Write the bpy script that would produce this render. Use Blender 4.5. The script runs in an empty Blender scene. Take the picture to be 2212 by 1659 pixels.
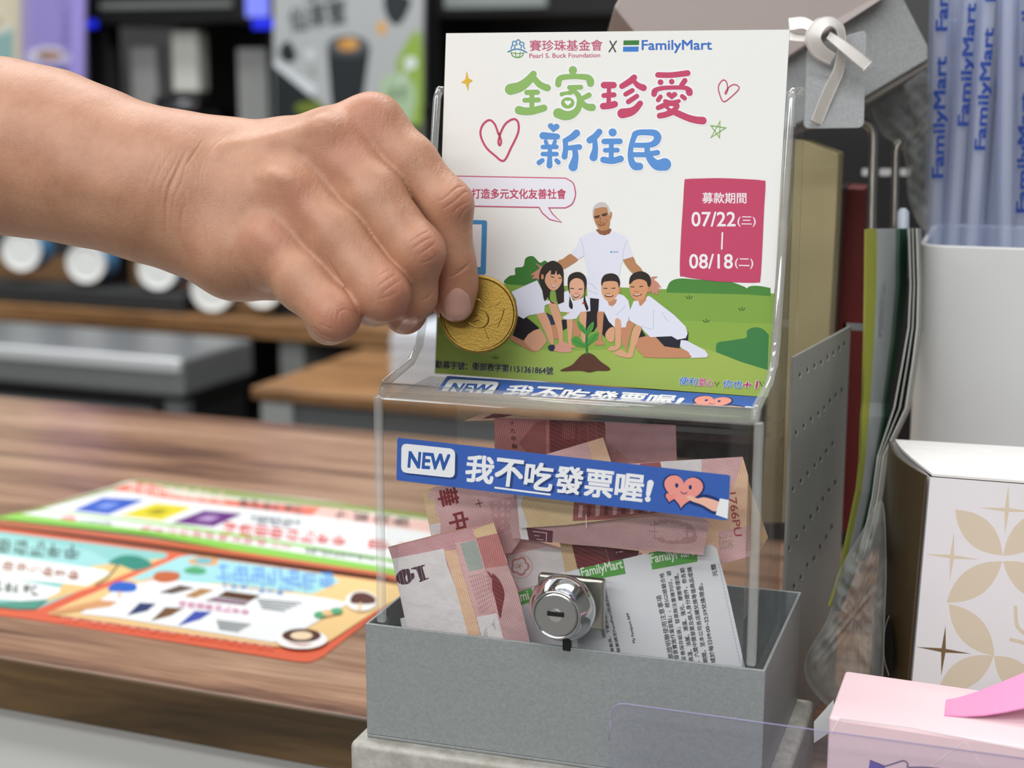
import bpy, bmesh, math, random
import numpy as np
from mathutils import Vector, Matrix

random.seed(7)
rng = np.random.default_rng(7)
SC = bpy.context.scene
COL = SC.collection

# ------------------------------------------------------------------ camera
IMG_W, IMG_H = 2212, 1659
FPX = 3379.4
YAW, PITCH, ROLL = 0.3191, 0.1944, 0.0015
CAM = np.array([0.1468, -0.4946, 0.1943])
_F = np.array([-math.sin(YAW) * math.cos(PITCH), math.cos(YAW) * math.cos(PITCH), -math.sin(PITCH)])
_R = np.array([math.cos(YAW), math.sin(YAW), 0.0])
_U = np.cross(_R, _F)
_R, _U = _R * math.cos(ROLL) + _U * math.sin(ROLL), _U * math.cos(ROLL) - _R * math.sin(ROLL)
cd = bpy.data.cameras.new('camera')
cam = bpy.data.objects.new('camera', cd)
COL.objects.link(cam)
cam.matrix_world = Matrix(((_R[0], _U[0], -_F[0], CAM[0]), (_R[1], _U[1], -_F[1], CAM[1]),
                           (_R[2], _U[2], -_F[2], CAM[2]), (0, 0, 0, 1)))
cd.sensor_width = 36.0
cd.lens = FPX / IMG_W * 36.0
cd.clip_start = 0.02
cd.clip_end = 50
cd.dof.use_dof = True
cd.dof.focus_distance = 0.560
cd.dof.aperture_fstop = 9.5
SC.camera = cam

# ------------------------------------------------------------------ world, shop lights, exposure
SC.view_settings.view_transform = 'Standard'
SC.view_settings.look = 'None'
SC.view_settings.gamma = 1.0
SC.view_settings.exposure = -0.10
SC.view_settings.use_curve_mapping = False
SC.cycles.transparent_max_bounces = 40
SC.cycles.max_bounces = 14
SC.cycles.transmission_bounces = 12
SC.cycles.caustics_reflective = False
SC.cycles.caustics_refractive = False
wd = bpy.data.worlds.new('shop_air')
SC.world = wd
wd.use_nodes = True
wd.node_tree.nodes['Background'].inputs[0].default_value = (0.95, 0.97, 1.0, 1)
wd.node_tree.nodes['Background'].inputs[1].default_value = 0.42


def area_light(name, loc, target, sx, sy, power, color=(1, 1, 1)):
    ld = bpy.data.lights.new(name, 'AREA')
    ld.shape = 'RECTANGLE'
    ld.size, ld.size_y = sx, sy
    ld.energy = power
    ld.color = color
    o = bpy.data.objects.new(name, ld)
    COL.objects.link(o)
    o.location = loc
    o.rotation_euler = (Vector(target) - Vector(loc)).to_track_quat('-Z', 'Y').to_euler()
    return o


# fluorescent ceiling rows of the shop: over the customer side, over the counter, over the back counter
area_light('ceiling_lamp_counter', (-0.5, 0.30, 1.62), (-0.5, 0.30, 0), 2.6, 0.35, 17)
area_light('ceiling_lamp_back', (-0.9, 1.25, 1.62), (-0.9, 1.25, 0), 2.6, 0.35, 46)
area_light('ceiling_lamp_customer', (-0.4, -0.95, 1.62), (-0.4, -0.95, 0), 3.0, 0.35, 30)
area_light('ceiling_lamp_aisle', (-0.4, -2.2, 1.62), (-0.4, -2.2, 0), 3.0, 0.35, 48)
area_light('ceiling_lamp_far_aisle', (-0.4, -3.6, 1.62), (-0.4, -3.6, 0), 3.0, 0.35, 68)


# ------------------------------------------------------------------ geometry of the view (pixel of the photo -> point on a real surface)
def ray(px, py):
    return _F + _R * ((px - IMG_W / 2) / FPX) - _U * ((py - IMG_H / 2) / FPX)


def at(px, py, d):
    return CAM + ray(px, py) * d


def on_plane(px, py, o, n):
    r = ray(px, py)
    return CAM + r * (np.dot(np.asarray(o) - CAM, n) / np.dot(r, n))


def on_z(px, py, z):
    return on_plane(px, py, (0, 0, z), (0, 0, 1))


def depth_of(p):
    return float(np.dot(np.asarray(p) - CAM, _F))


def pix(P):
    d = np.asarray(P) - CAM
    z = d @ _F
    return IMG_W / 2 + FPX * (d @ _R) / z, IMG_H / 2 - FPX * (d @ _U) / z


# ------------------------------------------------------------------ materials
def lin(c):
    if isinstance(c, str):
        c = c.lstrip('#')
        c = tuple(int(c[i:i + 2], 16) / 255 for i in (0, 2, 4))
        c = tuple(x / 12.92 if x <= 0.04045 else ((x + 0.055) / 1.055) ** 2.4 for x in c)
    return (c[0], c[1], c[2], 1.0)


def new_mat(name):
    m = bpy.data.materials.new(name)
    m.use_nodes = True
    nt = m.node_tree
    b = nt.nodes['Principled BSDF']
    return m, nt, b


_MC = {}


def mat(name, color, rough=0.5, metal=0.0, spec=0.5, noise=None, bump=None, coat=0.0, sss=0.0, sheen=0.0):
    """plain principled material; noise=(scale, amount, color2) mottles the colour, bump=(scale, strength)."""
    key = (name, str(color), rough, metal, spec, str(noise), str(bump), coat)
    if key in _MC:
        return _MC[key]
    m, nt, b = new_mat(name)
    b.inputs['Base Color'].default_value = lin(color)
    b.inputs['Roughness'].default_value = rough
    b.inputs['Metallic'].default_value = metal
    b.inputs['Specular IOR Level'].default_value = spec
    b.inputs['Coat Weight'].default_value = coat
    b.inputs['Sheen Weight'].default_value = sheen
    if noise or bump:
        tc = nt.nodes.new('ShaderNodeTexCoord')
    if noise:
        nz = nt.nodes.new('ShaderNodeTexNoise')
        nz.inputs['Scale'].default_value = noise[0]
        nz.inputs['Detail'].default_value = 6
        nz.inputs['Roughness'].default_value = 0.65
        nt.links.new(tc.outputs['Object'], nz.inputs['Vector'])
        rp = nt.nodes.new('ShaderNodeValToRGB')
        rp.color_ramp.elements[0].position = 0.5 - noise[1] / 2
        rp.color_ramp.elements[1].position = 0.5 + noise[1] / 2
        rp.color_ramp.elements[0].color = lin(noise[2])
        rp.color_ramp.elements[1].color = lin(color)
        nt.links.new(nz.outputs['Fac'], rp.inputs[0])
        nt.links.new(rp.outputs[0], b.inputs['Base Color'])
    if bump:
        n2 = nt.nodes.new('ShaderNodeTexNoise')
        n2.inputs['Scale'].default_value = bump[0]
        n2.inputs['Detail'].default_value = 4
        nt.links.new(tc.outputs['Object'], n2.inputs['Vector'])
        bp = nt.nodes.new('ShaderNodeBump')
        bp.inputs['Strength'].default_value = bump[1]
        bp.inputs['Distance'].default_value = 0.001
        nt.links.new(n2.outputs['Fac'], bp.inputs['Height'])
        nt.links.new(bp.outputs[0], b.inputs['Normal'])
    _MC[key] = m
    return m


def ink(c, rough=0.55):
    return mat('ink_' + c.lstrip('#'), c, rough, spec=0.3)


def clear(name, tint=(1, 1, 1), ior=1.49, rough=0.02, haze=0.0, hazecol='c8ccd0', gloss=1.0, smudge=0.0, crinkle=0.0):
    """see-through sheet plastic: straight-through transmission, fresnel gloss and, if asked, a milky share."""
    m = bpy.data.materials.new(name)
    m.use_nodes = True
    nt = m.node_tree
    nt.nodes.clear()
    out = nt.nodes.new('ShaderNodeOutputMaterial')
    tr = nt.nodes.new('ShaderNodeBsdfTransparent')
    tr.inputs[0].default_value = (*tint, 1)
    gl = nt.nodes.new('ShaderNodeBsdfGlossy')
    gl.inputs['Roughness'].default_value = rough
    gl.inputs['Color'].default_value = (gloss, gloss, gloss, 1)
    fr = nt.nodes.new('ShaderNodeFresnel')
    if crinkle > 0:
        tc0 = nt.nodes.new('ShaderNodeTexCoord')
        vo = nt.nodes.new('ShaderNodeTexNoise')
        vo.inputs['Scale'].default_value = 75
        vo.inputs['Detail'].default_value = 5
        vo.inputs['Distortion'].default_value = 1.2
        nt.links.new(tc0.outputs['Object'], vo.inputs['Vector'])
        b0 = nt.nodes.new('ShaderNodeBump')
        b0.inputs['Strength'].default_value = crinkle
        b0.inputs['Distance'].default_value = 0.01
        nt.links.new(vo.outputs['Fac'], b0.inputs['Height'])
        nt.links.new(b0.outputs[0], gl.inputs['Normal'])
        nt.links.new(b0.outputs[0], fr.inputs['Normal'])
    fr.inputs['IOR'].default_value = ior
    mx = nt.nodes.new('ShaderNodeMixShader')
    ge = nt.nodes.new('ShaderNodeNewGeometry')          # the far side of a sheet must not act as a total mirror
    inv = nt.nodes.new('ShaderNodeMath')
    inv.operation = 'SUBTRACT'
    inv.inputs[0].default_value = 1.0
    nt.links.new(ge.outputs['Backfacing'], inv.inputs[1])
    fm = nt.nodes.new('ShaderNodeMath')
    fm.operation = 'MULTIPLY'
    nt.links.new(fr.outputs[0], fm.inputs[0])
    nt.links.new(inv.outputs[0], fm.inputs[1])
    nt.links.new(fm.outputs[0], mx.inputs[0])
    base = tr.outputs[0]
    if haze > 0 or smudge > 0:
        df = nt.nodes.new('ShaderNodeBsdfDiffuse')
        df.inputs[0].default_value = lin(hazecol)
        m2 = nt.nodes.new('ShaderNodeMixShader')
        m2.inputs[0].default_value = haze
        if smudge > 0:
            tc = nt.nodes.new('ShaderNodeTexCoord')
            nz = nt.nodes.new('ShaderNodeTexNoise')
            nz.inputs['Scale'].default_value = 55
            nz.inputs['Detail'].default_value = 9
            nz.inputs['Roughness'].default_value = 0.75
            nt.links.new(tc.outputs['Object'], nz.inputs['Vector'])
            mr = nt.nodes.new('ShaderNodeMapRange')
            mr.inputs['From Min'].default_value = 0.5
            mr.inputs['From Max'].default_value = 0.85
            mr.inputs['To Min'].default_value = haze
            mr.inputs['To Max'].default_value = haze + smudge
            nt.links.new(nz.outputs['Fac'], mr.inputs['Value'])
            nt.links.new(mr.outputs[0], m2.inputs[0])
        nt.links.new(tr.outputs[0], m2.inputs[1])
        nt.links.new(df.outputs[0], m2.inputs[2])
        base = m2.outputs[0]
    nt.links.new(base, mx.inputs[1])
    nt.links.new(gl.outputs[0], mx.inputs[2])
    nt.links.new(mx.outputs[0], out.inputs[0])
    return m


def glass(name, color=(1, 1, 1), rough=0.02, ior=1.49):
    m, nt, b = new_mat(name)
    b.inputs['Base Color'].default_value = (*color, 1)
    b.inputs['Transmission Weight'].default_value = 1
    b.inputs['Roughness'].default_value = rough
    b.inputs['IOR'].default_value = ior
    return m


def wood(name, c_light, c_mid, c_dark, frame, scale=1.0, rough=0.35):
    """wood grain running along the counter direction; frame = (u, v) unit vectors."""
    m, nt, b = new_mat(name)
    tc = nt.nodes.new('ShaderNodeTexCoord')
    mp = nt.nodes.new('ShaderNodeMapping')
    ang = math.atan2(frame[0][1], frame[0][0])
    mp.vector_type = 'TEXTURE'
    mp.inputs['Rotation'].default_value = (0, 0, ang)
    mp.inputs['Scale'].default_value = (1.0 / scale, 0.075 / scale, 0.075 / scale)
    nt.links.new(tc.outputs['Object'], mp.inputs['Vector'])
    n1 = nt.nodes.new('ShaderNodeTexNoise')
    n1.inputs['Scale'].default_value = 3.2
    n1.inputs['Detail'].default_value = 5
    n1.inputs['Roughness'].default_value = 0.6
    n1.inputs['Distortion'].default_value = 0.6
    nt.links.new(mp.outputs[0], n1.inputs['Vector'])
    rp = nt.nodes.new('ShaderNodeValToRGB')
    cr = rp.color_ramp
    cr.elements[0].position, cr.elements[0].color = 0.36, lin(c_dark)
    cr.elements[1].position, cr.elements[1].color = 0.64, lin(c_light)
    e = cr.elements.new(0.48)
    e.color = lin(c_mid)
    nt.links.new(n1.outputs['Fac'], rp.inputs[0])
    n2 = nt.nodes.new('ShaderNodeTexNoise')
    n2.inputs['Scale'].default_value = 22
    n2.inputs['Detail'].default_value = 4
    nt.links.new(mp.outputs[0], n2.inputs['Vector'])
    mx = nt.nodes.new('ShaderNodeMix')
    mx.data_type = 'RGBA'
    mx.blend_type = 'MULTIPLY'
    mx.inputs[0].default_value = 0.55
    rp2 = nt.nodes.new('ShaderNodeValToRGB')
    rp2.color_ramp.elements[0].position = 0.35
    rp2.color_ramp.elements[1].position = 0.6
    rp2.color_ramp.elements[0].color = (0.5, 0.44, 0.4, 1)
    nt.links.new(n2.outputs['Fac'], rp2.inputs[0])
    nt.links.new(rp.outputs[0], mx.inputs[6])
    nt.links.new(rp2.outputs[0], mx.inputs[7])
    nt.links.new(mx.outputs[2], b.inputs['Base Color'])
    b.inputs['Roughness'].default_value = rough
    return m


# ------------------------------------------------------------------ objects and tags
def link(o, parent=None):
    COL.objects.link(o)
    if parent is not None:
        o.parent = parent
    return o


def tag(o, label=None, cat=None, group=None, kind=None):
    if label:
        o['label'] = label
    if cat:
        o['category'] = cat
    if group:
        o['group'] = group
    if kind:
        o['kind'] = kind
    return o


def empty(name, loc, label, cat, group=None):
    o = bpy.data.objects.new(name, None)
    o.empty_display_size = 0.01
    o.location = tuple(loc)
    COL.objects.link(o)
    return tag(o, label, cat, group)


def finish(name, bm, mats, parent=None, smooth=False, bevel=0.0, segs=2, angle=40):
    """bm (world coordinates) -> mesh object; under a parent Empty the vertices move into its frame."""
    if parent is not None:
        off = Vector(parent.location)
        pp = parent.parent
        while pp is not None:
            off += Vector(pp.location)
            pp = pp.parent
        bmesh.ops.translate(bm, verts=bm.verts, vec=-off)
    me = bpy.data.meshes.new(name)
    bm.normal_update()
    bm.to_mesh(me)
    bm.free()
    for m in (mats if isinstance(mats, (list, tuple)) else [mats]):
        me.materials.append(m)
    if smooth:
        for p in me.polygons:
            p.use_smooth = True
    o = bpy.data.objects.new(name, me)
    link(o, parent)
    if bevel > 0:
        md = o.modifiers.new('bevel', 'BEVEL')
        md.width = bevel
        md.segments = segs
        md.limit_method = 'ANGLE'
        md.angle_limit = math.radians(angle)
        for p in me.polygons:
            p.use_smooth = True
        md.harden_normals = True
    return o


def centre(o):
    """move a top-level mesh object's origin to the foot of its bounding box."""
    me = o.data
    cs = np.array([v.co[:] for v in me.vertices])
    c = Vector(((cs[:, 0].min() + cs[:, 0].max()) / 2, (cs[:, 1].min() + cs[:, 1].max()) / 2, cs[:, 2].min()))
    me.transform(Matrix.Translation(-c))
    o.location = c
    return o


def add_box(bm, o, ex, ey, ez, lo, hi):
    """box in a local frame (origin o, axes) from lo to hi."""
    o, ex, ey, ez = (Vector(tuple(map(float, v))) for v in (o, ex, ey, ez))
    vs = []
    for k in (lo[2], hi[2]):
        for a, b in ((lo[0], lo[1]), (hi[0], lo[1]), (hi[0], hi[1]), (lo[0], hi[1])):
            vs.append(bm.verts.new(o + ex * a + ey * b + ez * k))
    fs = []
    for f in ((3, 2, 1, 0), (4, 5, 6, 7), (0, 1, 5, 4), (1, 2, 6, 5), (2, 3, 7, 6), (3, 0, 4, 7)):
        fs.append(bm.faces.new([vs[i] for i in f]))
    return fs


X3, Y3, Z3, O3 = (1, 0, 0), (0, 1, 0), (0, 0, 1), (0, 0, 0)


def wbox(bm, lo, hi):
    return add_box(bm, O3, X3, Y3, Z3, lo, hi)


def add_prism(bm, pts, vec):
    """closed polygon of 3-D points pushed along vec."""
    vec = Vector(tuple(map(float, vec)))
    a = [bm.verts.new(Vector(tuple(map(float, p)))) for p in pts]
    b = [bm.verts.new(v.co + vec) for v in a]
    n = len(a)
    fs = [bm.faces.new(list(reversed(a))), bm.faces.new(b)]
    for i in range(n):
        fs.append(bm.faces.new((a[i], a[(i + 1) % n], b[(i + 1) % n], b[i])))
    return fs


def add_tube(bm, pts, r, n=12, cap=True):
    """round bar through 3-D points; r a number or one radius per point."""
    pts = [Vector(tuple(map(float, p))) for p in pts]
    rs = r if isinstance(r, (list, tuple)) else [r] * len(pts)
    rings = []
    t0 = (pts[1] - pts[0]).normalized()
    ref = Vector((0, 0, 1)) if abs(t0.z) < 0.9 else Vector((1, 0, 0))
    side = t0.cross(ref).normalized()
    for i, p in enumerate(pts):
        if i == 0:
            t = pts[1] - pts[0]
        elif i == len(pts) - 1:
            t = pts[-1] - pts[-2]
        else:
            t = (pts[i + 1] - pts[i]).normalized() + (pts[i] - pts[i - 1]).normalized()
        t.normalize()
        side = (side - t * side.dot(t)).normalized()
        up = t.cross(side)
        rings.append([bm.verts.new(p + (side * math.cos(a) + up * math.sin(a)) * rs[i])
                      for a in (2 * math.pi * k / n for k in range(n))])
    for a, b in zip(rings, rings[1:]):
        for k in range(n):
            bm.faces.new((a[k], a[(k + 1) % n], b[(k + 1) % n], b[k]))
    if cap:
        bm.faces.new(list(reversed(rings[0])))
        bm.faces.new(rings[-1])
    return rings


def add_lathe(bm, o, axis, prof, n=48, ref=None):
    """surface of revolution: prof = [(radius, height)] along axis from o."""
    o = Vector(tuple(map(float, o)))
    ax = Vector(tuple(map(float, axis))).normalized()
    rf = Vector((0, 0, 1)) if abs(ax.z) < 0.9 else Vector((1, 0, 0))
    a1 = ax.cross(rf).normalized()
    a2 = ax.cross(a1)
    rings = []
    for r, h in prof:
        if r < 1e-9:
            rings.append([bm.verts.new(o + ax * h)])
        else:
            rings.append([bm.verts.new(o + ax * h + (a1 * math.cos(t) + a2 * math.sin(t)) * r)
                          for t in (2 * math.pi * k / n for k in range(n))])
    for a, b in zip(rings, rings[1:]):
        for k in range(n):
            k2 = (k + 1) % n
            if len(a) == 1 and len(b) == 1:
                continue
            if len(a) == 1:
                bm.faces.new((a[0], b[k2], b[k]))
            elif len(b) == 1:
                bm.faces.new((a[k], a[k2], b[0]))
            else:
                bm.faces.new((a[k], a[k2], b[k2], b[k]))
    return rings


def smooth_curve(pts, n=8, closed=False):
    """Catmull-Rom through the points (any dimension)."""
    P = [np.asarray(p, float) for p in pts]
    out = []
    m = len(P)
    for i in range(m if closed else m - 1):
        p1, p2 = P[i], P[(i + 1) % m]
        p0 = P[i - 1] if (closed or i > 0) else 2 * p1 - p2
        p3 = P[(i + 2) % m] if (closed or i + 2 < m) else 2 * p2 - p1
        for k in range(n):
            t = k / n
            out.append(0.5 * ((2 * p1) + (p2 - p0) * t + (2 * p0 - 5 * p1 + 4 * p2 - p3) * t * t + (3 * p1 - p0 - 3 * p2 + p3) * t ** 3))
    if not closed:
        out.append(P[-1])
    return out


# ------------------------------------------------------------------ flat printing on real surfaces
_TXT = {}


def text_mesh(s):
    """outline of a line of type, size 1, as (verts 2-D, faces, width)."""
    key = s
    if key not in _TXT:
        cu = bpy.data.curves.new('type', 'FONT')
        cu.body = s
        cu.size = 1.0
        cu.resolution_u = 3
        ob = bpy.data.objects.new('type', cu)
        COL.objects.link(ob)
        dg = bpy.context.evaluated_depsgraph_get()
        me = bpy.data.meshes.new_from_object(ob.evaluated_get(dg))
        vs = np.array([v.co[:2] for v in me.vertices]).reshape(-1, 2)
        fs = [tuple(p.vertices) for p in me.polygons]
        bpy.data.objects.remove(ob)
        bpy.data.curves.remove(cu)
        bpy.data.meshes.remove(me)
        _TXT[key] = (vs, fs)
    return _TXT[key]


class Art:
    """coloured shapes of one print, in the print's own 2-D coordinates; build() lays them on a surface."""

    def __init__(self):
        self.items = []        # (verts Nx2, faces, colour, layer)
        self.top = 0

    def add(self, vs, fs, c, layer=None):
        self.items.append((np.asarray(vs, float).reshape(-1, 2), fs, c, self.top if layer is None else layer))

    def up(self):
        self.top += 1
        return self

    def poly(self, pts, c, layer=None):
        self.add(pts, [tuple(range(len(pts)))], c, layer)

    def blob(self, pts, c, layer=None, n=6):
        self.poly(smooth_curve(pts, n, True), c, layer)

    def rect(self, x0, y0, x1, y1, c, layer=None):
        self.poly([(x0, y0), (x1, y0), (x1, y1), (x0, y1)], c, layer)

    def rquad(self, q, r, c, layer=None, n=6):
        """quadrilateral q with corners rounded by r."""
        q = [np.asarray(p, float) for p in q]
        out = []
        for i in range(4):
            p, a, b = q[i], q[i - 1], q[(i + 1) % 4]
            da = (a - p) / np.linalg.norm(a - p)
            db = (b - p) / np.linalg.norm(b - p)
            for k in range(n + 1):
                t = k / n
                out.append((1 - t) ** 2 * (p + da * r) + 2 * t * (1 - t) * p + t * t * (p + db * r))
        self.poly(out, c, layer)

    def ell(self, x, y, rx, ry, c, layer=None, n=28, rot=0.0):
        ca, sa = math.cos(rot), math.sin(rot)
        self.poly([(x + rx * math.cos(t) * ca - ry * math.sin(t) * sa, y + rx * math.cos(t) * sa + ry * math.sin(t) * ca)
                   for t in (2 * math.pi * k / n for k in range(n))], c, layer)

    def line(self, pts, w, c, layer=None, curve=False, closed=False, taper=None):
        """stroke with round ends: one strip of quads, mitred at the joins."""
        if curve:
            pts = smooth_curve(pts, 6, closed)
        P = [np.asarray(p, float) for p in pts]
        P = [p for i, p in enumerate(P) if i == 0 or np.hypot(*(p - P[i - 1])) > 1e-6]
        m = len(P)
        if m == 1:
            return self.ell(P[0][0], P[0][1], w / 2, w / 2, c, layer)
        ws = [w / 2] * m if taper is None else [np.interp(i / max(1, m - 1), np.linspace(0, 1, len(taper)), taper) / 2 for i in range(m)]
        T = []
        for i in range(m):
            a = P[i] - P[i - 1] if (i > 0 or closed) else P[1] - P[0]
            b = P[(i + 1) % m] - P[i] if (i < m - 1 or closed) else a
            a, b = a / np.hypot(*a), b / np.hypot(*b)
            t = a + b
            L = np.hypot(*t)
            t = t / L if L > 0.3 else a
            T.append((t, 1.0 / max(0.55, float(t @ a))))
        vs, fs = [], []
        for i in range(m):
            t, k = T[i]
            nrm = np.array([-t[1], t[0]]) * ws[i] * k
            vs += [P[i] + nrm, P[i] - nrm]
        for i in range(m if closed else m - 1):
            j = (i + 1) % m
            fs.append((2 * i, 2 * i + 1, 2 * j + 1, 2 * j))
        if not closed:
            for i, sg in ((0, -1), (m - 1, 1)):
                t = T[i][0] * sg
                nn = 9 if w > 5 else 4
                nrm = np.array([-t[1], t[0]])
                b = len(vs)
                vs += [P[i] + ws[i] * (nrm * math.cos(q) + t * math.sin(q)) for q in (math.pi * k / nn for k in range(nn + 1))]
                fs.append(tuple(range(b, b + nn + 1)))
        self.add(vs, fs, c, layer)

    def text(self, s, p0, p1, h, c, layer=None, bold=0.0, up=None, shear=0.0):
        """line of type set between p0 and p1 (both on the base line), cap height about h; y grows downward unless up is given."""
        vs, fs = text_mesh(s)
        if not len(vs):
            return
        p0, p1 = np.asarray(p0, float), np.asarray(p1, float)
        x0, x1 = vs[:, 0].min(), vs[:, 0].max()
        y0, y1 = vs[:, 1].min(), vs[:, 1].max()
        ex = (p1 - p0) / (x1 - x0)
        if up is None:
            d = (p1 - p0) / np.linalg.norm(p1 - p0)
            up = np.array([d[1], -d[0]])
        up = np.asarray(up, float) / np.linalg.norm(up)
        ey = up * (h / (y1 - y0))
        q = p0 + np.outer(vs[:, 0] - x0, ex) + np.outer(vs[:, 1] - y0, ey) + np.outer((vs[:, 1] - y0) * shear, ex)
        for dx, dy in (((0, 0),) if not bold else ((-1, -1), (1, -1), (-1, 1), (1, 1), (0, 0))):
            self.add(q + (ex * dx + ey * dy) * bold * 0.75, fs, c, layer)

    def scrawl(self, n, p0, p1, h, c, seed=0):
        """a line of print too blurred to read: n small bunches of strokes between p0 and p1, height h."""
        r = np.random.default_rng(seed + n)
        p0, p1 = np.asarray(p0, float), np.asarray(p1, float)
        d = (p1 - p0) / n
        up = np.array([0.0, -h]) if abs(d[0]) > 0.6 * abs(d[1]) else np.array([h, 0.0])
        for k in range(n):
            o = p0 + d * k
            for a0, b0, a1, b1 in ((.1, .15, .8, .15), (.08, .5, .82, .5), (.15, .85, .75, .85), (.45, .05, .45, .95), (.15, .1, .15, .6), (.75, .4, .75, .95)):
                if r.random() < 0.75:
                    q = r.normal(0, .05, 4)
                    self.line([o + d * (a0 + q[0]) + up * (b0 + q[1]), o + d * (a1 + q[2]) + up * (b1 + q[3])], h * 0.13, c)

    def build(self, name, place, parent=None, step=0.000002, mats=None, rough=0.55, cut=None, clip=None, extra=None):
        """place(x, y, lift) -> world point; later shapes lie on earlier ones; cut = grid spacing that lets the print follow a curved sheet."""
        bm = bmesh.new()
        cols = []
        for idx, (vs, fs, c, layer) in enumerate(self.items):
            if c not in cols:
                cols.append(c)
            ci = cols.index(c)
            if cut or clip:
                b2 = bmesh.new()
                bv = [b2.verts.new((x, y, 0)) for x, y in vs]
                for f in fs:
                    try:
                        b2.faces.new([bv[i] for i in f])
                    except ValueError:
                        pass
                mn, mx_ = vs.min(0), vs.max(0)
                if clip:
                    bmesh.ops.bisect_plane(b2, geom=list(b2.verts) + list(b2.edges) + list(b2.faces), plane_co=(*clip[0], 0), plane_no=(*clip[1], 0), clear_outer=True)
                for ax in (0, 1) if cut else ():
                    g = math.floor(mn[ax] / cut) * cut + cut
                    while g < mx_[ax]:
                        co = [0, 0, 0]
                        no = [0, 0, 0]
                        co[ax], no[ax] = g, 1
                        bmesh.ops.bisect_plane(b2, geom=list(b2.verts) + list(b2.edges) + list(b2.faces), plane_co=co, plane_no=no)
                        g += cut
                b2.verts.index_update()
                vs = np.array([v.co[:2] for v in b2.verts]).reshape(-1, 2)
                fs = [tuple(v.index for v in f.verts) for f in b2.faces]
                b2.free()
            bv = [bm.verts.new(tuple(map(float, place(x, y, idx * step)))) for x, y in vs]
            for f in fs:
                try:
                    nf = bm.faces.new([bv[i] for i in f])
                    nf.material_index = ci
                except ValueError:
                    pass
        if extra:
            extra(bm)
        ml = []
        for c in cols:
            ml.append(mats[c] if mats and c in mats else ink(c, rough))
        return finish(name, bm, ml, parent)


# ------------------------------------------------------------------ the counter's own directions
CA = math.radians(-3.4)
CU = np.array([math.cos(CA), math.sin(CA), 0.0])      # along the counter, to the right
CV = np.array([-math.sin(CA), math.cos(CA), 0.0])     # away from the customer
Z_COUNTER = -0.075
Z_FLOOR = -0.98


def cf(u, v, z):
    return CU * u + CV * v + np.array([0, 0, z])


def on_v(px, py, v):
    return on_plane(px, py, CV * v, CV)


def uvz(p):
    p = np.asarray(p)
    return float(p @ CU), float(p @ CV), float(p[2])


def zf(ox, oy, s):
    return lambda pts: [(ox + x / s, oy + y / s) for x, y in pts]


def heart(cx, cy, w, h, rot=0.0, n=40):
    pts = []
    for k in range(n):
        t = 2 * math.pi * k / n
        x = 16 * math.sin(t) ** 3 / 16.0 * w / 2
        y = -(13 * math.cos(t) - 5 * math.cos(2 * t) - 2 * math.cos(3 * t) - math.cos(4 * t)) / 14.5 * h / 2
        pts.append((cx + x * math.cos(rot) - y * math.sin(rot), cy + x * math.sin(rot) + y * math.cos(rot)))
    return pts


# ================================================================== the counter, the aisle and the back counter behind it
M_WOODTOP = wood('counter_wood', '#b8957c', '#9c7860', '#694c3e', (CU, CV), 1.0, 0.28)
M_WOODEDGE = wood('counter_edge_wood', '#6b5436', '#57432a', '#3f311e', (CU, CV), 0.8, 0.4)
M_WHITEPANEL = mat('counter_white_panel', '#c9cac8', 0.45)
bm = bmesh.new()
fs = add_box(bm, O3, CU, CV, Z3, (-1.9, 0.075, Z_COUNTER - 0.0265), (0.9, 0.570, Z_COUNTER))
fs[2].material_index = 1
cn_ = finish('shop_counter', bm, [M_WOODTOP, M_WOODEDGE], bevel=0.0016, segs=3)
bm = bmesh.new()
add_box(bm, O3, CU, CV, Z3, (-1.9, 0.093, Z_FLOOR), (0.9, 0.553, Z_COUNTER - 0.0265))
cabinet = finish('counter_body', bm, M_WHITEPANEL, cn_)
tag(cn_, 'long brown wood-grain shop counter with a white body under the flyers', 'counter')

M_FLOOR = mat('floor_tile', '#8d8a84', 0.4, noise=(3, 0.5, '#7b7872'))
bm = bmesh.new()
add_box(bm, O3, CU, CV, Z3, (-4.5, -5.2, Z_FLOOR - 0.05), (3.2, 2.6, Z_FLOOR))
tag(finish('floor', bm, M_FLOOR), kind='structure')
bm = bmesh.new()
add_box(bm, O3, CU, CV, Z3, (-4.5, 2.6, Z_FLOOR), (3.2, 2.7, 1.75))
tag(finish('wall_back', bm, mat('back_wall', '#4a4b4c', 0.6)), kind='structure')
bm = bmesh.new()
add_box(bm, O3, CU, CV, Z3, (-4.5, -5.2, 1.75), (3.2, 2.7, 1.80))
tag(finish('ceiling', bm, mat('ceiling_white', '#d6d6d2', 0.8)), kind='structure')

for nm_, ua, ub in (('added_wall_left', -4.5, -4.4), ('added_wall_right', 1.9, 2.0)):  # unseen side walls, added to cut ambient light from the sides
    bm = bmesh.new()
    add_box(bm, O3, CU, CV, Z3, (ua, -5.2, Z_FLOOR), (ub, 2.6, 1.75))
    tag(finish(nm_, bm, mat('added_wall', '#8f8f8c', 0.7)), kind='structure')


def vbox(px0, py0, px1, py1, v, depth, m, name, parent=None, bevel=0.0, bm=None, bottom=None):
    """box whose front face, at distance v from the counter origin, spans the two photo corners."""
    a, b = uvz(on_v(px0, py0, v)), uvz(on_v(px1, py1, v))
    u0, u1 = sorted((a[0], b[0]))
    z1, z0 = max(a[2], b[2]), min(a[2], b[2])
    if bottom is not None:
        z0 = bottom
    own = bm is None
    bm = bmesh.new() if own else bm
    add_box(bm, O3, CU, CV, Z3, (u0, v, z0), (u1, v + depth, z1))
    if own:
        return finish(name, bm, m, parent, bevel=bevel)


def vp(px, py, v):
    return uvz(on_v(px, py, v))


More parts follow.
